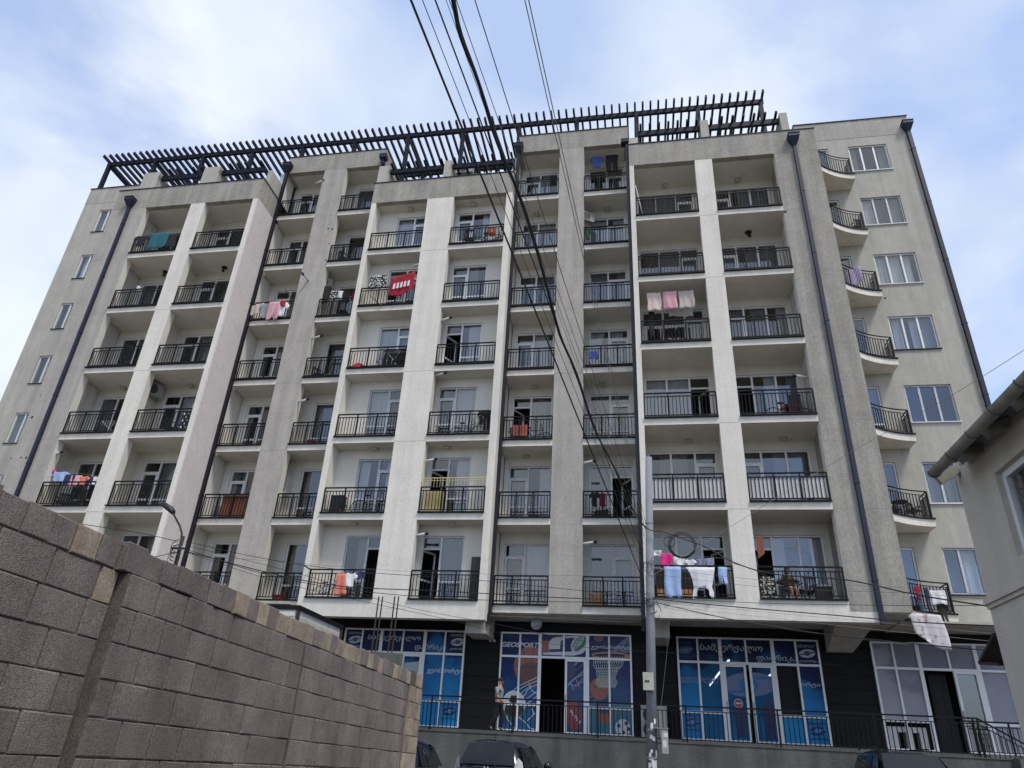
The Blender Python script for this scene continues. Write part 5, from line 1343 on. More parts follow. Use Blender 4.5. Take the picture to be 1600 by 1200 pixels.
def cloth(name, label, cat, p0, p1, Y, shape, mname, group=None, amp=.03, nx=9, nz=9, yaw=0):
    a, b_ = at(p0[0], p0[1], Y), at(p1[0], p1[1], Y)
    x0, x1, z1, z0 = a.x, b_.x, a.z, b_.z
    w_, h_ = x1 - x0, z1 - z0; ol = SHAPE[shape]; pts = []
    for i in range(len(ol)):
        p, q = Vector(ol[i]), Vector(ol[(i + 1) % len(ol)]); m_ = max(1, int((q - p).length * 6))
        for j in range(m_): pts.append(p.lerp(q, j / m_))
    nb = len(pts); edges = [(i, (i + 1) % nb) for i in range(nb)]
    def inside(u, v):
        c_ = False; j = len(ol) - 1
        for i in range(len(ol)):
            if (ol[i][1] > v) != (ol[j][1] > v) and u < (ol[j][0] - ol[i][0]) * (v - ol[i][1]) / (ol[j][1] - ol[i][1]) + ol[i][0]: c_ = not c_
            j = i
        return c_
    for i in range(1, nx):
        for j in range(1, nz):
            u, v = i / nx + rnd.uniform(-.02, .02), j / nz
            if inside(u, v): pts.append(Vector((u, v)))
    r = delaunay_2d_cdt(pts, edges, [list(range(nb))], 1, 1e-6)
    ph = rnd.uniform(0, 6); mb = MB(); vs = []
    for p in r[0]:
        fold = amp * (1.15 - p.y * .75)
        y = Y + fold * math.sin(p.x * w_ * 22 + ph + p.y) + fold * .6 * math.sin(p.x * w_ * 9 + ph * 2 + p.y * 2.2) + yaw * p.x
        z = z0 + p.y * h_ + .02 * math.sin(p.x * 5 + ph) * (1 - p.y) + (.012 * math.sin(p.x * w_ * 18 + ph) if p.y < .02 else 0)
        vs.append((x0 + p.x * w_ + .012 * math.sin(p.y * 7 + ph), y, z))
    mb.add(vs, [list(f) for f in r[2]])
    o = build(name, mb, mname, None, org=((x0 + x1) / 2, Y, z1), smooth=True)
    sd2 = o.modifiers.new('thick', 'SOLIDIFY'); sd2.thickness = .006
    tag(o, label, cat, group); return o
def line_(label, a, b_, r=.004, cat='clothes line', m_='wire_pale'):
    o = build('clothes_line', MB().tube([a, (Vector(a) + Vector(b_)) / 2 - Vector((0, 0, .02)), b_], r, 5), m_); tag(o, label, cat)

LA = [  # name, category, shape, material, p0, p1, Y, label
    ('shirt', 'shirt', 'shirt', 'cloth_black', (212, 369), (229, 384), -.03, 'black shirt over the rail, ' + loc(1, 6)),
    ('towel', 'towel', 'towel', 'cloth_teal', (238, 365), (257, 387), -.05, 'teal towel over the rail, ' + loc(1, 6)),
    ('shirt', 'shirt', 'towel', 'cloth_black', (259, 366), (271, 386), -.03, 'black cloth right of the teal towel, ' + loc(1, 6)),
    ('shirt', 'shirt', 'shirt', 'cloth_pink', (71, 733), (82, 747), .35, 'bright pink top, leftmost on the line, ' + loc(1, 2)),
    ('shirt', 'shirt', 'shirt', 'cloth_light_blue', (80, 737), (103, 753), .35, 'light blue shirt beside the pink top, ' + loc(1, 2)),
    ('trousers', 'trousers', 'trousers', 'cloth_navy', (103, 741), (113, 758), .35, 'small navy trousers right of the light blue shirt, ' + loc(1, 2)),
    ('shirt', 'shirt', 'towel', 'cloth_rose', (113, 743), (123, 761), .35, 'pale pink cloth left of the orange one, ' + loc(1, 2)),
    ('shirt', 'shirt', 'shirt', 'cloth_orange', (123, 744), (136, 759), .35, 'orange top on the line, ' + loc(1, 2)),
    ('shorts', 'shorts', 'trousers', 'cloth_navy', (137, 745), (146, 757), .35, 'navy shorts right of the orange top, ' + loc(1, 2)),
    ('shirt', 'shirt', 'towel', 'cloth_white', (146, 745), (153, 758), .35, 'white cloth, rightmost on the line, ' + loc(1, 2)),
    ('shirt', 'shirt', 'slant', 'cloth_beige', (393, 474), (408, 492), 1.48, 'beige shirt over the rail beside pink trousers, ' + loc(3, 5)),
    ('shirt', 'shirt', 'shirt', 'cloth_grey', (408, 474), (422, 496), 1.47, 'grey shirt left of the pink trousers, ' + loc(3, 5)),
    ('trousers', 'trousers', 'trousers', 'cloth_rose', (421, 472), (434, 499), 1.44, 'pink trousers over the rail, ' + loc(3, 5)),
    ('shirt', 'shirt', 'shirt', 'cloth_white', (433, 473), (447, 494), 1.46, 'white shirt right of the pink trousers, ' + loc(3, 5)),
    ('top', 'top', 'towel', 'cloth_red', (438, 470), (445, 478), 1.42, 'small red cloth above the white shirt, ' + loc(3, 5)),
    ('shirt', 'shirt', 'shirt', 'cloth_black', (504, 446), (514, 474), 1.85, 'long black coat hanging, ' + loc(4, 5)),
    ('shirt', 'shirt', 'shirt', 'cloth_leopard', (516, 454), (525, 471), 1.85, 'black and white patterned top, ' + loc(4, 5)),
    ('shirt', 'shirt', 'towel', 'cloth_white', (528, 455), (534, 468), 1.85, 'narrow white cloth, ' + loc(4, 5)),
    ('shirt', 'shirt', 'shirt', 'cloth_black', (534, 455), (547, 473), 1.85, 'black shirt beside the narrow white cloth, ' + loc(4, 5)),
    ('shirt', 'shirt', 'shirt', 'cloth_red', (548, 458), (556, 469), 1.85, 'dark red shirt, ' + loc(4, 5)),
    ('blanket', 'blanket', 'towel', 'cloth_leopard', (579, 431), (602, 450), 1.15, 'black and white speckled blanket drying, ' + loc(5, 5)),
    ('towel', 'towel', 'slant', 'cloth_red', (613, 426), (644, 463), .92, 'large red towel hanging over the rail, ' + loc(5, 5)),
    ('trousers', 'trousers', 'trousers', 'cloth_black', (601, 546), (609, 570), 1.35, 'black trousers, leftmost of the dark washing, ' + loc(5, 4)),
    ('trousers', 'trousers', 'trousers', 'cloth_black', (609, 546), (617, 572), 1.35, 'black trousers, second of the dark washing, ' + loc(5, 4)),
    ('shirt', 'shirt', 'shirt', 'cloth_black', (617, 546), (625, 566), 1.35, 'black shirt, third of the dark washing, ' + loc(5, 4)),
    ('trousers', 'trousers', 'trousers', 'cloth_grey', (592, 547), (599, 565), 1.35, 'grey trousers left of the dark washing, ' + loc(5, 4)),
    ('shirt', 'shirt', 'trousers', 'cloth_black', (626, 546), (633, 571), 1.30, 'black trousers, rightmost of the dark washing, ' + loc(5, 4)),
    ('trousers', 'trousers', 'towel', 'cloth_coral', (527, 896), (541, 930), .92, 'coral cloth over the rail, ' + loc(5, 1)),
    ('shirt', 'shirt', 'shirt', 'cloth_white', (539, 895), (555, 918), .93, 'white shirt beside the coral cloth, ' + loc(5, 1)),
    ('shorts', 'shorts', 'trousers', 'cloth_navy', (560, 893), (570, 905), .95, 'small navy shorts, ' + loc(5, 1)),
    ('shirt', 'shirt', 'shirt', 'cloth_black', (747, 642), (756, 664), 1.2, 'black shirt on the drying rack, ' + loc(6, 3)),
    ('trousers', 'trousers', 'trousers', 'cloth_black', (756, 642), (765, 672), 1.15, 'black trousers right on the drying rack, ' + loc(6, 3)),
    ('shirt', 'shirt', 'shirt', 'cloth_blue', (923, 245), (943, 262), 2.1, 'dark blue shirt hung under the ceiling, ' + loc(8, 7)),
    ('trousers', 'trousers', 'trousers', 'cloth_black', (946, 243), (966, 267), 2.1, 'black trousers hung under the ceiling, ' + loc(8, 7)),
    ('cloth', 'cloth', 'shirt', 'cloth_green', (914, 358), (923, 375), 1.9, 'green cloth hung behind the rail, ' + loc(8, 6)),
    ('cloth', 'cloth', 'towel', 'cloth_blue', (920, 549), (934, 561), 1.56, 'dark blue cloth on the rail, ' + loc(8, 4)),
    ('cloth', 'cloth', 'towel', 'cloth_red', (937, 771), (946, 792), 1.9, 'red cloth behind the rail, ' + loc(8, 2)),
    ('shirt', 'shirt', 'shirt', 'cloth_black', (922, 768), (936, 791), 1.8, 'black jacket behind the rail, ' + loc(8, 2)),
    ('towel', 'towel', 'towel', 'cloth_cream', (1011, 458), (1034, 485), .30, 'beige towel, leftmost of the hanging towels, ' + loc(9, 4)),
    ('towel', 'towel', 'towel', 'cloth_rose', (1035, 456), (1059, 482), .28, 'pink towel hanging between two beige ones, ' + loc(9, 4)),
    ('towel', 'towel', 'towel', 'cloth_beige', (1060, 455), (1086, 481), .30, 'grey beige towel right of the pink one, ' + loc(9, 4)),
    ('towel', 'towel', 'towel', 'cloth_white', (1044, 480), (1083, 493), .75, 'white towel hanging lower behind the others, ' + loc(9, 4)),
    ('trousers', 'trousers', 'trousers', 'cloth_black', (1013, 487), (1024, 530), .5, 'black trousers behind the rail, ' + loc(9, 4)),
    ('towel', 'towel', 'towel', 'cloth_white', (1021, 860), (1034, 869), .30, 'small white cloth beside the pole, ' + loc(9, 1)),
    ('shirt', 'shirt', 'towel', 'cloth_pink', (1032, 865), (1051, 888), .12, 'bright pink cloth, ' + loc(9, 1)),
    ('shirt', 'shirt', 'towel', 'cloth_white', (1051, 870), (1071, 886), .12, 'white cloth right of the pink one, ' + loc(9, 1)),
    ('shirt', 'shirt', 'shirt', 'cloth_white', (1070, 874), (1088, 889), .10, 'short white top with the line across it, ' + loc(9, 1)),
    ('shirt', 'shirt', 'pointed', 'cloth_stripe_navy', (1089, 872), (1117, 889), .10, 'navy striped cloth, ' + loc(9, 1)),
    ('towel', 'towel', 'towel', 'cloth_light_blue', (1037, 885), (1066, 934), -.08, 'large light blue towel over the rail, ' + loc(9, 1)),
    ('sweater', 'sweater', 'sweater', 'cloth_white', (1072, 886), (1121, 936), -.09, 'white sweater hanging upside down with dangling sleeves, ' + loc(9, 1)),
    ('shorts', 'shorts', 'trousers', 'cloth_light_blue', (1121, 886), (1138, 913), -.07, 'light blue shorts at the right end of the rail, ' + loc(9, 1)),
    ('blanket', 'blanket', 'slant', 'cloth_stripe', (1317, 417), (1351, 447), 1.45, 'purple striped blanket over the curved rail of the right wing'),
    ('shirt', 'shirt', 'shirt', 'cloth_red', (1427, 914), (1441, 937), 1.12, 'red shirt on the lowest curved balcony rail'),
    ('jeans', 'trousers', 'trousers', 'cloth_denim', (1431, 916), (1446, 959), 1.18, 'blue jeans under the red shirt on the lowest curved balcony'),
    ('trousers', 'trousers', 'trousers', 'cloth_navy', (1443, 918), (1458, 958), 1.28, 'navy trousers right of the jeans on the lowest curved balcony'),
    ('towel', 'towel', 'towel', 'cloth_white', (1452, 922), (1482, 945), 1.42, 'white towel on the lowest curved balcony rail'),
    ('trousers', 'trousers', 'trousers', 'cloth_black', (1463, 943), (1484, 971), 1.46, 'black trousers under the white towel on the lowest curved balcony'),
    ('sheet', 'bed sheet', 'hung', 'cloth_flower', (1422, 957), (1489, 1016), 1.0, 'big pale flowered sheet hanging below the lowest curved balcony'),
]
for nm, cat, sh, mt_, p0, p1, Y_, lb in LA:
    cloth(nm, lb, cat, p0, p1, Y_, sh, mt_, 'washing hung out on the balconies')
tw = MB()
for i in range(5):
    a = at(616 + i * 5.6, 447 - i * 1.2, .87); tw.prism([(a.x - .05, a.z - .17), (a.x + .05, a.z - .15), (a.x + .05, a.z + .14), (a.x - .03, a.z + .10)], .845, .852)
tag(build('cloth', tw, 'cloth_white'), 'row of white motifs on the large red towel, ' + loc(5, 5), 'cloth')
line_('clothes line with coloured washing, ' + loc(1, 2), (-22.6, .35, at(71, 733, .35).z), (-20.24, .35, at(152, 745, .35).z))
line_('clothes line with beige and pink towels, ' + loc(9, 4), (.29, .30, at(1011, 457, .3).z), (2.77, .30, at(1086, 455, .3).z))
line_('clothes line with small washing, ' + loc(9, 1), (.3, .12, at(1021, 862, .12).z), (2.77, .12, at(1120, 873, .12).z))

def ac_unit(x, y, z, label, rz=0, fan=True, s_=1.0, group='outdoor air conditioner units'):
    t = thing('air_conditioner', label, 'air conditioner', (0, 0, 0), group)
    w_, d_, h_ = .8 * s_, .3 * s_, .56 * s_
    build('case', MB().box(-w_ / 2, w_ / 2, -d_ / 2, d_ / 2, 0, h_), 'grey_box', t)
    build('fan_opening', MB().lathe((-.08 * s_, -d_ / 2, h_ / 2), [(0, .004), (.2 * s_, .004), (.22 * s_, .012), (.235 * s_, 0)], 18, axis='y'), 'black_plastic', t)
    g = MB()
    for i in range(7): g.beam((-.3 * s_ + .0, -d_ / 2 - .014, .07 * s_ + i * .07 * s_), (.14 * s_, -d_ / 2 - .014, .07 * s_ + i * .07 * s_), .008)
    build('grille', g, 'grey_box', t)
    build('bracket', MB().box(-w_ / 2 + .1, -w_ / 2 + .13, -d_ / 2, d_ / 2, -.05, -.003).box(w_ / 2 - .13, w_ / 2 - .1, -d_ / 2, d_ / 2, -.05, -.003), 'galv', t)
    t.location = (x, y, z); t.rotation_euler = (0, 0, rz); return t
p = at(236, 607, .85); ac_unit(p.x, .95, p.z - .28, 'grey air conditioner on the left side, ' + loc(2, 3), R(68))
p = at(918, 337, 2.0); ac_unit(p.x - .05, 2.05, p.z - .3, 'pale air conditioner high on the left, ' + loc(8, 6), R(30), s_=.85)
p = at(507, 446, 2.0); ac_unit(p.x - .1, 2.0, p.z - .1, 'dark shaded air conditioner, ' + loc(4, 5), R(60))
p = at(727, 266, 2.0); ac_unit(p.x, 2.0, p.z - .25, 'white air conditioner on the roof terrace beneath the low pergola')
# tall twin unit on the shop terrace, right behind the pole
tu = thing('heat_pump', 'tall white outdoor unit standing on the terrace right behind the grey pole', 'air conditioner', (.55, 2.55, 2.43))
p0, p1 = at(1001, 1100, 2.4), at(1044, 1152, 2.4)
build('case', MB().box(p0.x, p1.x, 2.4, 2.78, 2.45, p0.z), 'grey_box', tu)
for i in range(2): build('fan_opening', MB().lathe((p0.x + .26, 2.4, 2.72 + .42 * i), [(0, .003), (.17, .003), (.19, .012), (.20, 0)], 18, axis='y'), 'black_plastic', tu)
xm = p0.x + .52; i = 0
while xm < p1.x - .1: build('front_panel', MB().box(xm, xm + .10, 2.38, 2.398, 2.5, p0.z - .12), 'box_cream', tu); xm += .125
# boiler
c = CC[4]; p = at(443, 757, 2.4)
bo = thing('boiler', 'white wall boiler box, ' + loc(4, 2), 'boiler', (p.x, 2.5, p.z - .4))
build('case', MB().box(p.x - .22, p.x + .22, 2.3, 2.69, p.z - .38, p.z + .36), 'white_plastic', bo); build('panel', MB().box(p.x - .12, p.x + .12, 2.29, 2.299, p.z - .28, p.z - .20), 'black_plastic', bo)

# ceiling lamps and boiler flues
LAMP = [(1, 5, 259, 425), (2, 5, 351, 418), (1, 3, 196, 608), (2, 3, 300, 603), (5, 6, 645, 333), (6, 6, 743, 326), (5, 2, 593.5, 709), (6, 2, 704, 706), (5, 1, 554, 817), (6, 1, 706, 817),
        (7, 3, 839, 612), (8, 3, 942, 609), (7, 2, 825, 720), (9, 2, 1075, 694), (10, 2, 1221, 691), (9, 6, 1039, 292), (10, 6, 1152, 282), (10, 5, 1169, 363), (7, 6, 841, 345), (8, 6, 950, 336)]
for n_, k, px, py in LAMP:
    z = ceil(k) - .001; p = atz(px, py, z); c = CC[n_]
    p.y = min(max(p.y, c['yf'] + .4), c['yb'] - .16)
    dark = (n_, k) in ((10, 5), (1, 5), (2, 5))
    t = thing('ceiling_lamp', ('dark spot lamp' if dark else 'round bulkhead lamp') + ' under the ceiling, ' + loc(n_, k), 'lamp', (p.x, p.y, z - .1), 'lamps under the balcony ceilings')
    build('base', MB().lathe((p.x, p.y, z), [(.0, -.03), (.13, -.03), (.14, 0)], 16), 'black_plastic' if dark else 'galv', t)
    if dark: build('spot', MB().tube([(p.x, p.y, z - .03), (p.x, p.y - .03, z - .12), (p.x + .03, p.y - .08, z - .26)], [.02, .06, .07], 8), 'black_plastic', t)
    else: build('shade', MB().lathe((p.x, p.y, z), [(.115, -.03), (.10, -.07), (.05, -.09), (0, -.095)], 16), 'box_cream', t, smooth=True)
FLUE = [(4, 4, 488, 529, 1.7, 1), (4, 3, 466, 628, 1.7, 1), (6, 5, 645, 416, 1.2, 1), (6, 4, 688, 501, 1.2, 1), (6, 3, 679, 587, 1.2, 1), (6, 2, 663, 721, 1.2, 1), (6, 1, 648, 837, 1.2, 1),
        (8, 2, 909, 724, 1.75, 1), (8, 1, 909, 850, 1.75, 1), (10, 3, 1263, 590, .4, -1), (1, 2, 83, 710, .3, 1), (3, 7, 493, 287, 1.75, 1)]
for n_, k, px, py, Y_, sg in FLUE:
    p = at(px, py, Y_); q = p + Vector((.42 * sg, -.12, .03))
    t = thing('flue_pipe', 'white flue pipe with a black tip, ' + loc(n_, k), 'pipe', p, 'white boiler flue pipes')
    build('tube', MB().tube([p, q], .045, 10), 'white_plastic', t, smooth=True); build('tip', MB().tube([q, q + Vector((.10 * sg, -.03, .005))], .05, 10), 'black_plastic', t)
p = at(482, 438, 1.6); q = at(474, 429, 1.1)
t = thing('flue_pipe', 'white flue pipe sticking straight out of the pier between third and fourth columns', 'pipe', p)
build('tube', MB().tube([p, q], .05, 10), 'white_plastic', t); build('tip', MB().tube([q, q + (q - p).normalized() * .13], .055, 10), 'black_plastic', t)

# furniture, bicycles and clutter
def bicycle(n_, k, x, y, extra, frame='black_plastic', rz=0, s_=1.0):
    t = thing('bicycle', extra + ', ' + loc(n_, k), 'bicycle', (0, 0, 0), 'bicycles kept on the balconies'); r_ = .3
    for xx in (-.5, .5):
        w = build('wheel', MB().ring((xx, 0, r_), r_, .018), 'rubber', t)
        sp = MB()
        for i in range(10): a_ = math.pi * i / 5; sp.beam((xx, 0, r_), (xx + math.cos(a_) * r_, 0, r_ + math.sin(a_) * r_), .004)
        build('spokes', sp, 'galv', w)
    f = MB()
    for a_, b2 in (((-.5, 0, .3), (-.1, 0, .28)), ((-.5, 0, .3), (-.2, 0, .65)), ((-.1, 0, .28), (-.24, 0, .75)), ((-.1, 0, .28), (.34, 0, .62)), ((-.2, 0, .65), (.34, 0, .70)), ((.5, 0, .3), (.33, 0, .82))): f.tube([a_, b2], .016, 6)
    build('frame', f, frame, t)
    build('saddle', MB().box(-.34, -.14, -.05, .05, .76, .80), 'rubber', t); build('handlebar', MB().tube([(.30, -.24, .86), (.35, 0, .84), (.30, .24, .86)], .013, 6), 'black_plastic', t)
    t.location = (x, y, flr(k) + .005); t.rotation_euler = (0, 0, rz); t.scale = (s_,) * 3; return t
bicycle(6, 6, -5.95, 1.35, 'dark bicycle at the right end', rz=R(5)); bicycle(5, 1, -10.75, 1.3, "small blue child's bicycle at the left end", 'cloth_blue', R(-8), .75)
bicycle(5, 2, -9.6, 1.35, 'bicycle leaning at the right end', 'galv', R(4)); bicycle(7, 3, -3.85, 2.1, 'bicycle beside the red covered table', rz=R(10), s_=.9)
bicycle(10, 3, 5.2, .7, 'black bicycle at the right end', 'cloth_red', R(6)); bicycle(6, 3, -6.3, 1.4, 'grey bicycle under the drying rack', 'galv', R(-4), .85)
def chair(x, y, z, rz, label, m_='black_plastic', s_=1.0):
    t = thing('chair', label, 'chair', (0, 0, 0))
    build('seat', MB().box(-.22, .22, -.22, .22, .41, .45), m_, t)
    bk = MB().box(-.22, .22, .20, .23, .78, .86)
    for i in range(5): bk.box(-.20 + i * .09, -.16 + i * .09, .205, .225, .45, .78)
    build('backrest', bk, m_, t)
    for sx in (-1, 1):
        for sy in (-1, 1): build('leg', MB().beam((sx * .2, sy * .2, .41), (sx * .23, sy * .23, 0), .03), m_, t)
        build('armrest', MB().beam((sx * .23, -.2, .62), (sx * .23, .2, .64), .03).beam((sx * .23, -.2, .45), (sx * .23, -.2, .62), .025), m_, t)
    t.location = (x, y, z); t.rotation_euler = (0, 0, rz); t.scale = (s_,) * 3
def table(x, y, z, label, m_='black_plastic', w_=.35):
    t = thing('table', label, 'table', (x, y, z))
    build('top', MB().lathe((x, y, z + .68), [(0, 0), (w_, 0), (w_, .03), (0, .03)], 18), m_, t)
    for a_ in (45, 135, 225, 315): build('leg', MB().beam((x + .2 * math.cos(R(a_)), y + .2 * math.sin(R(a_)), z + .68), (x + w_ * .8 * math.cos(R(a_)), y + w_ * .8 * math.sin(R(a_)), z), .03), m_, t)
chair(-21.2, .9, flr(2), R(170), 'dark chair on the right, ' + loc(1, 2)); chair(-22.2, .9, flr(2), R(30), 'dark chair on the left, ' + loc(1, 2))
chair(-18.3, .8, flr(3), R(160), 'dark chair behind the rail, ' + loc(2, 3)); chair(-13.05, 2.1, flr(6), R(150), 'dark blue chair, ' + loc(4, 6), 'cloth_navy')
chair(-13.2, 2.2, flr(4), R(60), 'dark armchair at the left end, ' + loc(4, 4)); chair(-6.9, 1.32, flr(6), R(180), 'black chair, ' + loc(6, 6))
chair(5.0, .9, flr(1), R(200), 'dark chair right of the table, ' + loc(10, 1)); chair(-4.55, 2.2, flr(3), R(20), 'black chair left of the red covered table, ' + loc(7, 3))
chair(8.95, 2.1, flr(2), R(30), 'dark chair on the second curved balcony from the bottom of the right wing', s_=.85)
chair(9.15, 2.15, flr(6), R(200), 'dark chair on the second curved balcony from the top of the right wing', s_=.8)
table(4.45, .8, flr(1), 'black round table beside the sitting person, ' + loc(10, 1)); table(8.6, 2.15, flr(2), 'small round table on the second curved balcony from the bottom', w_=.25)
t = thing('table', 'low table under a red cloth, ' + loc(7, 3), 'table', (-4.2, 1.95, flr(3)))
p0, p1 = at(803, 665, 1.85), at(823, 681, 1.85)
build('tabletop', MB().box(p0.x, p1.x, 1.85, 2.2, p0.z - .03, p0.z), 'wood_tan', t)
build('leg', MB().box(p0.x, p0.x + .03, 1.85, 1.88, flr(3), p0.z - .03).box(p1.x - .03, p1.x, 1.85, 1.88, flr(3), p0.z - .03), 'wood_tan', t)
tag(build('tablecloth', MB().box(p0.x - .01, p1.x + .01, 1.82, 1.84, p1.z, p0.z + .005).box(p0.x - .01, p1.x + .01, 1.84, 2.21, p0.z + .001, p0.z + .008), 'cloth_coral'), 'red cloth over the low table, ' + loc(7, 3), 'tablecloth')
# red half round tub
p0, p1 = at(548, 572, 1.2), at(572, 572, 1.2); cx, rr = (p0.x + p1.x) / 2, (p1.x - p0.x) / 2
tb = MB(); tb.lathe((cx, 1.28, flr(4) + .02), [(rr * math.cos(R(a_)), rr * 1.1 * math.sin(R(a_))) for a_ in range(0, 91, 10)], 20)
tag(build('basin', tb, 'cloth_red', smooth=True), 'red round basin turned upside down, ' + loc(5, 4), 'basin')
# boards and cupboards
p0, p1 = at(344, 772, 1.46), at(388, 809, 1.46)
wbd = thing('wooden_screen', 'orange brown wooden screen behind the rail, ' + loc(3, 2), 'screen', ((p0.x + p1.x) / 2, 1.7, flr(2) + .05))
n_ = 9
for i in range(n_):
    a = p0.x + (p1.x - p0.x) * i / n_; build('board', MB().box(a + .006, a + (p1.x - p0.x) / n_ - .006, 1.70, 1.72, flr(2) + .06, p0.z), 'wood_orange', wbd)
build('top_rail', MB().box(p0.x - .02, p1.x + .02, 1.66, 1.74, p0.z, p0.z + .06), 'wood_tan', wbd)
p0, p1 = at(1024, 892, .75), at(1090, 929, .75)
cbd = thing('cupboard', 'brown wooden cupboard behind the washing, ' + loc(9, 1), 'cupboard', ((p0.x + p1.x) / 2, .9, flr(1)))
build('carcass', MB().box(p0.x, p1.x, .75, 1.15, flr(1), p0.z), 'wood_dark', cbd)
for i in range(6):
    a = p0.x + .04 + i * (p1.x - p0.x - .04) / 6; build('door_panel', MB().box(a, a + .2, .735, .749, flr(1) + .1, flr(1) + .42), 'wood_tan', cbd)
p0, p1 = at(1181, 838, .35), at(1196, 873, .35)
tag(build('hanging_board', MB().prism([(p0.x, p0.z), (p1.x, p0.z), (p1.x, p1.z + .17), (p1.x - .2, p1.z), (p0.x, p1.z + .08)], .35, .37), 'wood_orange'), 'rust coloured board hanging at the top left, ' + loc(10, 1), 'board')
p0, p1 = at(737, 870, 1.2), at(751, 934, 1.2)
tag(build('leaning_board', MB().box(p0.x, p1.x, 1.2, 1.24, flr(1) + .01, p0.z), 'black_plastic'), 'tall black board leaning at the right end, ' + loc(6, 1), 'board')
yr = thing('yellow_guard', 'thin pale yellow guard rail added above the railing, ' + loc(6, 2), 'railing', (-6.5, 1.02, flr(2) + .95))
zt_ = at(700, 747, 1.0).z
f = MB().box(-7.72, -5.34, 1.0, 1.02, zt_, zt_ + .03).box(-7.72, -5.34, 1.0, 1.02, zt_ - .09, zt_ - .075)
build('rail', f, 'cloth_yellow', yr); f = MB()
for i in range(22): f.box(-7.7 + i * .112, -7.688 + i * .112, 1.004, 1.016, flr(2) + .98, zt_)
stuff(build('bars', f, 'cloth_yellow', yr))
tag(build('mattress', MB().box(-7.6, -6.95, 1.25, 1.4, flr(2) + .02, flr(2) + .9), 'cloth_yellow'), 'folded yellow brown mattress behind the rail, ' + loc(6, 2), 'mattress')
def rack(x, y, z, label):
    t = thing('drying_rack', label, 'drying rack', (x, y, z)); f = MB()
    for s_ in (-1, 1): f.tube([(x - .5, y + s_ * .25, z), (x + .3, y - s_ * .25, z + .85)], .01, 5).tube([(x + .5, y + s_ * .25, z), (x - .3, y - s_ * .25, z + .85)], .01, 5)
    for i in range(7): f.tube([(x - .6, y - .2 + i * .07, z + .86), (x + .6, y - .2 + i * .07, z + .86)], .005, 4)
    build('rack_frame', f, 'white_plastic', t)
rack(-6.15, 1.4, flr(3), 'folding drying rack, ' + loc(6, 3)); rack(-9.6, 1.42, flr(4), 'folding drying rack with dark washing, ' + loc(5, 4)); rack(-21.2, .95, flr(3), 'dark folding rack, ' + loc(1, 3))
# bottles, pots, baskets, plants
for i in range(7):
    x = 1.05 + i * .13; tag(build('bottle', MB().lathe((x, .15, flr(6) + .05), [(0, 0), (.035, 0), (.035, .14 + .03 * (i % 3)), (.012, .2 + .03 * (i % 3)), (.012, .26), (0, .26)], 8), 'black_plastic'),
                          ('leftmost', 'second', 'third', 'middle', 'fifth', 'sixth', 'rightmost')[i if i < 3 else i] + ' dark bottle of the row, ' + loc(9, 6), 'bottle', 'row of dark bottles behind the rail')
def pot(x, y, z, label, flower=False):
    t = thing('potted_plant', label, 'plant', (x, y, z))
    build('pot', MB().lathe((x, y, z), [(0, 0), (.09, 0), (.13, .2), (.11, .2), (0, .19)], 12), 'wood_tan', t)
    mb = MB()
    for i in range(60):
        a_, e_ = rnd.uniform(0, 6.28), rnd.uniform(.2, 1.4); r_ = rnd.uniform(.05, .26)
        p = Vector((x + r_ * math.cos(a_) * math.cos(e_), y + r_ * math.sin(a_) * math.cos(e_), z + .2 + r_ * math.sin(e_) * 1.3)); s_ = .045
        u_ = Vector((rnd.uniform(-1, 1), rnd.uniform(-1, 1), rnd.uniform(-.3, 1))).normalized(); v_ = u_.cross(Vector((0, 0, 1))).normalized()
        mb.add([p, p + u_ * s_ + v_ * s_ * .5, p + u_ * 2 * s_, p + u_ * s_ - v_ * s_ * .5], [(0, 1, 2, 3)])
    stuff(build('leaves', mb, 'leaf', t))
pot(-10.7, 1.25, flr(2), 'potted plant behind the rail, ' + loc(5, 2)); pot(-7.35, 1.3, flr(3), 'potted plant left of the drying rack, ' + loc(6, 3))
pot(-.4, 2.2, flr(4), 'dark potted plant at the right end, ' + loc(8, 4)); pot(-3.5, 2.4, flr(3), 'potted plant at the right end, ' + loc(7, 3))
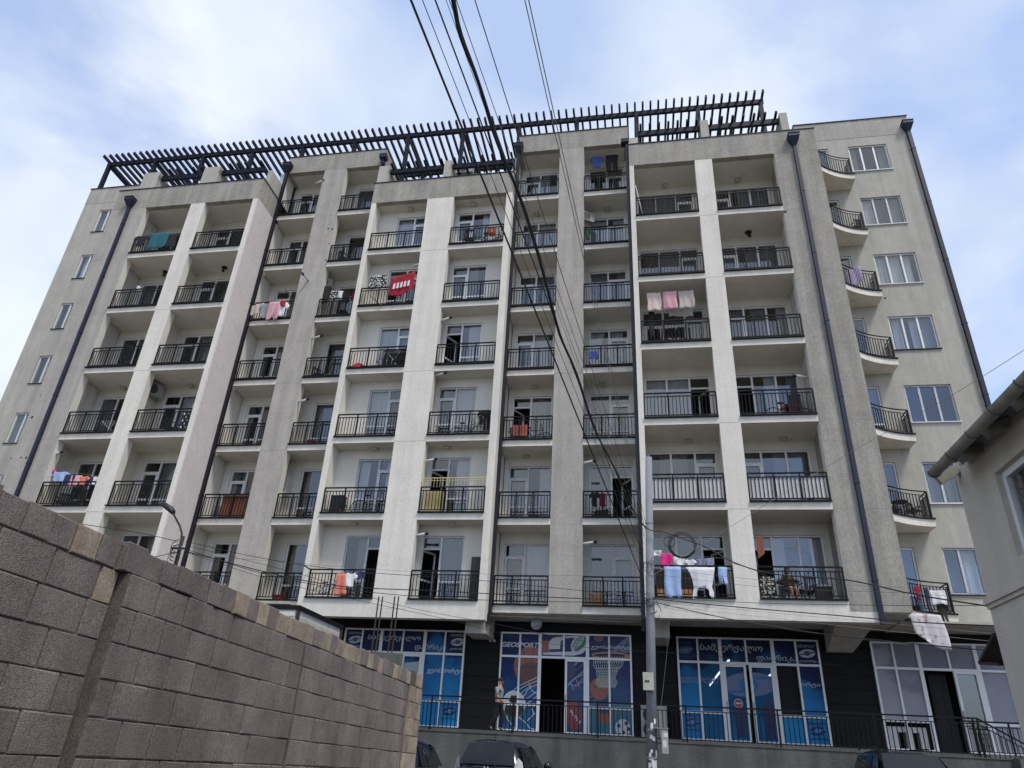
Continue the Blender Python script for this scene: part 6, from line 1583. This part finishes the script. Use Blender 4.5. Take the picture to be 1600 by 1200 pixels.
for n_, k, x, y, w_, h_, m_, nm, lb in ((4, 3, -12.9, 2.1, .3, .35, 'cloth_red', 'stool', 'red stool'), (4, 1, -12.9, 2.0, .35, .25, 'cloth_red', 'crate', 'red crate'), (10, 1, 5.4, .6, .45, .5, 'wood_dark', 'crate', 'dark crate at the right end'),
                                         (4, 2, -12.0, 2.1, .5, .62, 'cloth_beige', 'sack', 'beige sack'), (3, 2, -16.2, 2.1, .4, .6, 'cloth_grey', 'box', 'grey box left of the wooden screen'), (5, 2, -10.95, 1.35, .5, .75, 'black_plastic', 'box', 'tall dark box'),
                                         (8, 1, -1.5, 2.2, .45, .5, 'wood_tan', 'box', 'brown box at the left end'), (10, 3, 5.55, 1.2, .35, 1.3, 'black_plastic', 'speaker', 'tall black speaker'), (6, 6, -5.9, 1.2, .3, .3, 'cloth_orange', 'basket', 'orange basket on the bicycle'),
                                         (1, 5, -21.6, .25, .16, .2, 'white_plastic', 'bucket', 'white bucket on the rail'), (10, 1, 3.75, .5, .5, .75, 'cloth_leopard', 'box', 'speckled box at the left end'), (9, 4, 1.6, .6, .7, .45, 'cloth_leopard', 'box', 'patterned box behind the rail')):
    z = flr(k) + (1.02 if 'rail' in lb and nm == 'bucket' else .6 if nm == 'basket' else .01)
    mb = MB().lathe((x, y, z), [(0, 0), (w_ * .5, 0), (w_ * .58, h_), (w_ * .5, h_), (w_ * .45, h_ * .9), (0, h_ * .88)], 12) if nm in ('bucket', 'stool', 'basket', 'sack') else MB().box(x - w_ / 2, x + w_ / 2, y - .15, y + .15, z, z + h_ * .94).box(x - w_ / 2 - .01, x + w_ / 2 + .01, y - .16, y + .16, z + h_ * .94 + .001, z + h_)
    tag(build(nm, mb, m_), lb + ', ' + loc(n_, k), nm)
# lattice ornament, poles and sticks
p0, p1 = at(288, 643, .5), at(302, 668, .5)
lt = MB()
for i in range(6):
    for j in range(5):
        if (i + j) % 2: continue
        a = p0.x + (p1.x - p0.x) * i / 6; z = p1.z + (p0.z - p1.z) * j / 5; lt.box(a, a + .06, .5, .52, z, z + .08)
orn = thing('ornament', 'black and white chequered ornament behind the rail, ' + loc(2, 3), 'ornament', ((p0.x + p1.x) / 2, .52, p1.z))
stuff(build('squares', lt, 'cloth_white', orn)); build('backing', MB().box(p0.x, p1.x, .522, .54, p1.z, p0.z), 'black_plastic', orn)
for lb, a, b_, m_ in (('thin pole leaning out over the rail, ' + loc(3, 5), at(446, 452, 1.4), at(463, 480, 1.7), 'black_plastic'), ('stick poking out left of the washing, ' + loc(3, 5), at(383, 456, 1.2), at(397, 473, 1.6), 'black_plastic'),
                      ('thin stick across the railing, ' + loc(5, 5), at(581, 464, .9), at(596, 478, .9), 'black_plastic'), ('white ladder rail leaning in the left corner, ' + loc(9, 6), at(993, 290, .3), at(1004, 335, .2), 'white_plastic'),
                      ('rod fixed above the rail for washing, ' + loc(5, 1), at(476, 884, .7), at(487, 891, 1.0), 'rail_metal')):
    tag(build('stick', MB().tube([a, b_], .022, 6), m_), lb, 'stick')
# satellite dish under the slab
p = at(838, 975, 2.2)
ds = thing('satellite_dish', 'small round grey dish under the overhang above the middle shop', 'dish', (p.x, 2.3, p.z))
build('reflector', MB().lathe((p.x, 2.25, p.z), [(0, -.03), (.10, -.02), (.17, .02), (.19, .04), (.17, .03), (.10, -.01), (0, -.02)], 22, axis='y'), 'galv', ds, smooth=True)
build('arm', MB().tube([(p.x, 2.28, p.z), (p.x + .05, 2.0, p.z - .02)], .012, 6).tube([(p.x, 2.28, p.z), (p.x, 2.5, 5.93)], .018, 6), 'galv', ds)
# wall spots on black cladding
for i in range(2):
    p = at(766 + i * 6, 1001, 2.85); tag(build('wall_light', MB().lathe((p.x, 2.88, p.z), [(0, .05), (.04, .05), (.045, .0)], 10, axis='y'), 'white_plastic'), ('left' if i == 0 else 'right') + ' of the two small white spots on the black wall', 'lamp')
# graffiti-like red scrawl
p = at(758, 1070, 2.85); mb = MB()
for i in range(5): mb.beam((p.x - .14 + i * .07, SY + .045, p.z + .03 * math.sin(i * 2)), (p.x - .10 + i * .07, SY + .045, p.z + .03 * math.sin(i * 2 + 1.7)), .014, .004)
build('paint_mark', mb, 'lens_red', B)

# ------------------------------------------------------------------ cables and wires
def cat_(a, b_, sag, n=16, wob=0.0):
    a, b_ = Vector(a), Vector(b_); ph = rnd.uniform(0, 6)
    return [a.lerp(b_, i / n) - Vector((0, 0, 4 * sag * (i / n) * (1 - i / n))) + Vector((wob * math.sin(i * 1.3 + ph), 0, wob * math.sin(i * 1.9 + ph))) for i in range(n + 1)]
def wire(pts, r, m_, label, group=None, cat='wire'):
    o = build('cable' if r > .012 else 'wire', MB().tube(pts, r, 5), m_); tag(o, label, cat, group); return o
def overhead(px_top, px_pole, ztop, sag=0.0, ext=1.6):
    a = atz(px_top[0], px_top[1], ztop); b_ = at(px_pole[0], px_pole[1], -1.62)
    return a + (a - b_) * (ext - 1) * .5, b_
OW = [((642, 0), (1004, 905), .013, 'wire', 'thick leftmost of the wires rising from the pole over the roof'),
      ((660, 0), (1004, 880), .005, 'wire_grey', 'second wire from the left, thin and grey, rising from the pole'),
      ((680, 0), (1005, 868), .009, 'wire', 'third wire from the left rising from the pole'),
      ((698, 0), (1006, 860), .004, 'wire_pale', 'fourth wire from the left, thin and pale, beside the thick cable'),
      ((703, 0), (1007, 852), .004, 'wire_grey', 'fifth wire from the left, touching the thick cable'),
      ((713, 0), (1009, 846), .005, 'wire_pale', 'pale wire just right of the thick cable bundle'),
      ((742, 0), (1008, 838), .006, 'wire_grey', 'lone thin wire between the thick cable and the right pair'),
      ((820, 0), (1009, 832), .006, 'wire_pale', 'left one of the pair of pale wires farthest right'),
      ((826, 0), (1011, 828), .006, 'wire_pale', 'right one of the pair of pale wires farthest right')]
for i, (pt, pp2, r_, m_, lb) in enumerate(OW):
    a, b_ = overhead(pt, pp2, 8.2 + .12 * (i % 4)); wire(cat_(a, b_, .0 if i not in (3, 4) else .03), r_, m_, lb, 'overhead wires from the pole')
base = []
for x, y in ((690, -40), (705, 0), (723, 55), (741, 112), (764, 188), (785, 238), (808, 295), (838, 395), (870, 500), (887, 552), (905, 602), (930, 668), (960, 732), (985, 790), (1010, 826)):
    z = 8.0
    for _ in range(6):
        q = atz(x, y, z); t = (q.y + 26) / 24.4; z = 8.0 - .6 * 4 * t * (1 - t)
    if x == 1010: q = at(x, y, -1.62)
    base.append(q)
def smooth_(pts, n=5):
    o = []
    for i in range(len(pts) - 1):
        p0, p1, p2, p3 = pts[max(i - 1, 0)], pts[i], pts[i + 1], pts[min(i + 2, len(pts) - 1)]
        for j in range(n):
            t = j / n; o.append(.5 * ((2 * p1) + (p2 - p0) * t + (2 * p0 - 5 * p1 + 4 * p2 - p3) * t * t + (3 * p1 - p0 - 3 * p2 + p3) * t ** 3))
    return o + [pts[-1]]
base = smooth_(base, 3)
bun = MB()
for j in range(5):
    ph = j * 1.257
    bun.tube([p + Vector((math.cos(ph + i * .17) * .012 + .02 * math.sin(i * .7), 0, math.sin(ph + i * .17) * .012 + .02 * math.sin(i * .9 + j * .3))) for i, p in enumerate(base)], .0095, 6)
tag(build('cable_bundle', bun, 'wire'), 'thick black bundle of twisted cables rising from the pole over the roof', 'cable')
def ppoly(pts): return [at(x, y, Y) for x, y, Y in pts]
def smooth_(pts, n=5):
    o = []
    for i in range(len(pts) - 1):
        p0, p1, p2, p3 = pts[max(i - 1, 0)], pts[i], pts[i + 1], pts[min(i + 2, len(pts) - 1)]
        for j in range(n):
            t = j / n; o.append(.5 * ((2 * p1) + (p2 - p0) * t + (2 * p0 - 5 * p1 + 4 * p2 - p3) * t * t + (3 * p1 - p0 - 3 * p2 + p3) * t ** 3))
    return o + [pts[-1]]
HW = [  # pixels with depth, radius, material, label
    ([(984, 795, -1.5), (1012, 826, -1.7), (1040, 832, -1.7), (1085, 848, -1.7), (1105, 856, -1.8), (1150, 880, -2), (1210, 897, -2.4), (1322, 906, -3), (1430, 929, -4), (1543, 947, -6)], .017, 'wire', 'thick cable from the pole top past the coil to the grey house'),
    ([(1018, 935, -1.6), (1080, 942, -1.8), (1180, 951, -2.4), (1300, 961, -3.2), (1430, 972, -4.5), (1560, 978, -6.5)], .013, 'wire', 'dark cable running right below the lowest balconies'),
    ([(1018, 940, -1.6), (1120, 963, -1.8), (1240, 985, -2.6), (1400, 1003, -4), (1560, 1018, -6.5)], .012, 'wire', 'dark cable sagging right across the shopfront tops'),
    ([(1020, 888, -1.6), (1200, 907, -2.4), (1400, 918, -4), (1545, 930, -6.5)], .004, 'wire_grey', 'thin upper wire from the pole to the grey house'),
    ([(1020, 897, -1.6), (1200, 918, -2.4), (1400, 926, -4), (1545, 936, -6.5)], .004, 'wire_grey', 'thin second wire from the pole to the grey house'),
    ([(1018, 933, -1.6), (1180, 942, -2.4), (1400, 946, -4), (1544, 946, -6.5)], .007, 'wire', 'wire running right level with the balcony slab'),
    ([(1019, 944, -1.6), (1200, 965, -2.4), (1380, 985, -4), (1550, 1002, -6.5)], .004, 'wire_pale', 'pale thin wire sagging over the right shopfronts'),
    ([(1019, 941, -1.6), (1200, 957, -2.4), (1400, 975, -4), (1548, 990, -6.5)], .004, 'wire_pale', 'upper pale thin wire over the right shopfronts'),
    ([(1019, 946, -1.6), (1250, 985, -2.6), (1420, 1008, -4), (1560, 1022, -6.5)], .004, 'wire_grey', 'lowest grey wire over the right shopfronts'),
    ([(1145, 880, -2), (1185, 893, -2.2), (1215, 912, -2.4), (1240, 920, -2.6)], .008, 'wire', 'short loose wire hanging off the thick cable by the tenth column'),
    ([(1010, 938, -1.6), (880, 934, -2.2), (700, 924, -3), (560, 918, -3.6), (480, 908, -4.2), (400, 890, -4.6), (292, 862, -5)], .013, 'wire', 'thick cable from the pole left to the street lamp'),
    ([(1010, 934, -1.6), (880, 920, -2.2), (740, 906, -3), (560, 893, -3.8), (420, 874, -4.5), (290, 846, -5)], .008, 'wire', 'upper dark wire from the pole left to the street lamp'),
    ([(1010, 941, -1.6), (860, 940, -2.2), (680, 934, -3), (520, 918, -3.8), (400, 893, -4.5), (290, 858, -5)], .009, 'wire', 'second dark wire from the pole left to the street lamp'),
    ([(1012, 902, -1.6), (830, 898, -2.2), (640, 893, -3), (440, 878, -4), (290, 866, -5)], .004, 'wire_grey', 'thin grey wire from the pole left to the street lamp'),
    ([(1000, 1010, 1.5), (900, 1000, 0), (780, 976, -1), (620, 945, -2.5), (480, 900, -4.2), (290, 852, -5)], .006, 'wire', 'thin wire sagging in front of the middle shopfront'),
    ([(1320, 1040, 2), (1080, 1022, .5), (860, 1006, 0), (700, 968, -1.6), (560, 938, -3), (420, 905, -4.3), (290, 862, -5)], .006, 'wire', 'long sagging wire passing before both middle shopfronts'),
    ([(277, 846, -5), (220, 833, -5.5), (130, 819, -6), (40, 802, -6.6)], .010, 'wire', 'dark wire running left from the street lamp above the wall'),
    ([(275, 862, -5), (240, 870, -5.3), (200, 868, -5.6), (150, 876, -6)], .010, 'wire', 'short cable running left from below the street lamp head'),
    ([(1600, 547, -10), (1480, 622, -6), (1320, 712, -3.2), (1170, 805, -2.2), (1018, 900, -1.7)], .006, 'wire_pale', 'pale wire slanting up right from the pole across the right wing'),
    ([(1046, 967, -.3), (1042, 1020, -.6), (1036, 1075, -1.0), (1032, 1110, -1.4)], .006, 'wire_grey', 'thin wire hanging down beside the pole to the cabinet'),
    ([(1004, 965, .5), (985, 972, .6), (900, 968, 1.0), (765, 962, 1.2)], .012, 'wire_grey', 'grey conduit under the slab edge of the middle section')]
for pts, r_, m_, lb in HW: wire(smooth_(ppoly(pts)), r_, m_, lb, 'wires strung from the pole')
cl = MB(); c = at(1066, 853, -1.75)
for j in range(5):
    rr = .33 + .018 * j; cl.tube([c + Vector((rr * math.cos(R(a_)) , .02 * j + .02 * math.sin(R(a_ * 3)), rr * .95 * math.sin(R(a_)) + .012 * j)) for a_ in range(0, 361, 12)], .008, 5)
c2 = at(1046, 846, -1.75)
for j in range(2): cl.tube([c2 + Vector((.16 * math.cos(R(a_)), .03 * j, (.14 + .03 * j) * math.sin(R(a_)))) for a_ in range(0, 361, 15)], .007, 5)
tag(build('cable_coil', cl, 'wire'), 'coil of spare black cable hanging beside the pole before the ninth column', 'cable')
tg = thing('wire_tangle', 'tangle of looped wires tied round the grey pole at balcony height', 'wires', onpole(5.9))
for j in range(16):
    c = onpole(rnd.choice((5.7, 5.85, 6.0, 6.9, 7.0)), rnd.uniform(-60, 70), .05); rr = rnd.uniform(.06, .17)
    build('wire_loop', MB().tube([c + Vector((rr * math.cos(R(a_)), -.03 * math.sin(R(a_)), rr * 1.3 * math.sin(R(a_)) - rr)) for a_ in range(0, 330, 25)], .005, 4), 'wire', tg)
tg = thing('wire_tangle', 'tangle of wires round the top of the street lamp pole', 'wires', (LX, -5.1, tz - .3))
for j in range(8):
    c = Vector((LX, -5.1, tz - .3 - .05 * j)); rr = rnd.uniform(.1, .22)
    build('wire_loop', MB().tube([c + Vector((rr * math.cos(R(a_)), -.05, rr * math.sin(R(a_)))) for a_ in range(0, 300, 25)], .008, 4), 'wire', tg)
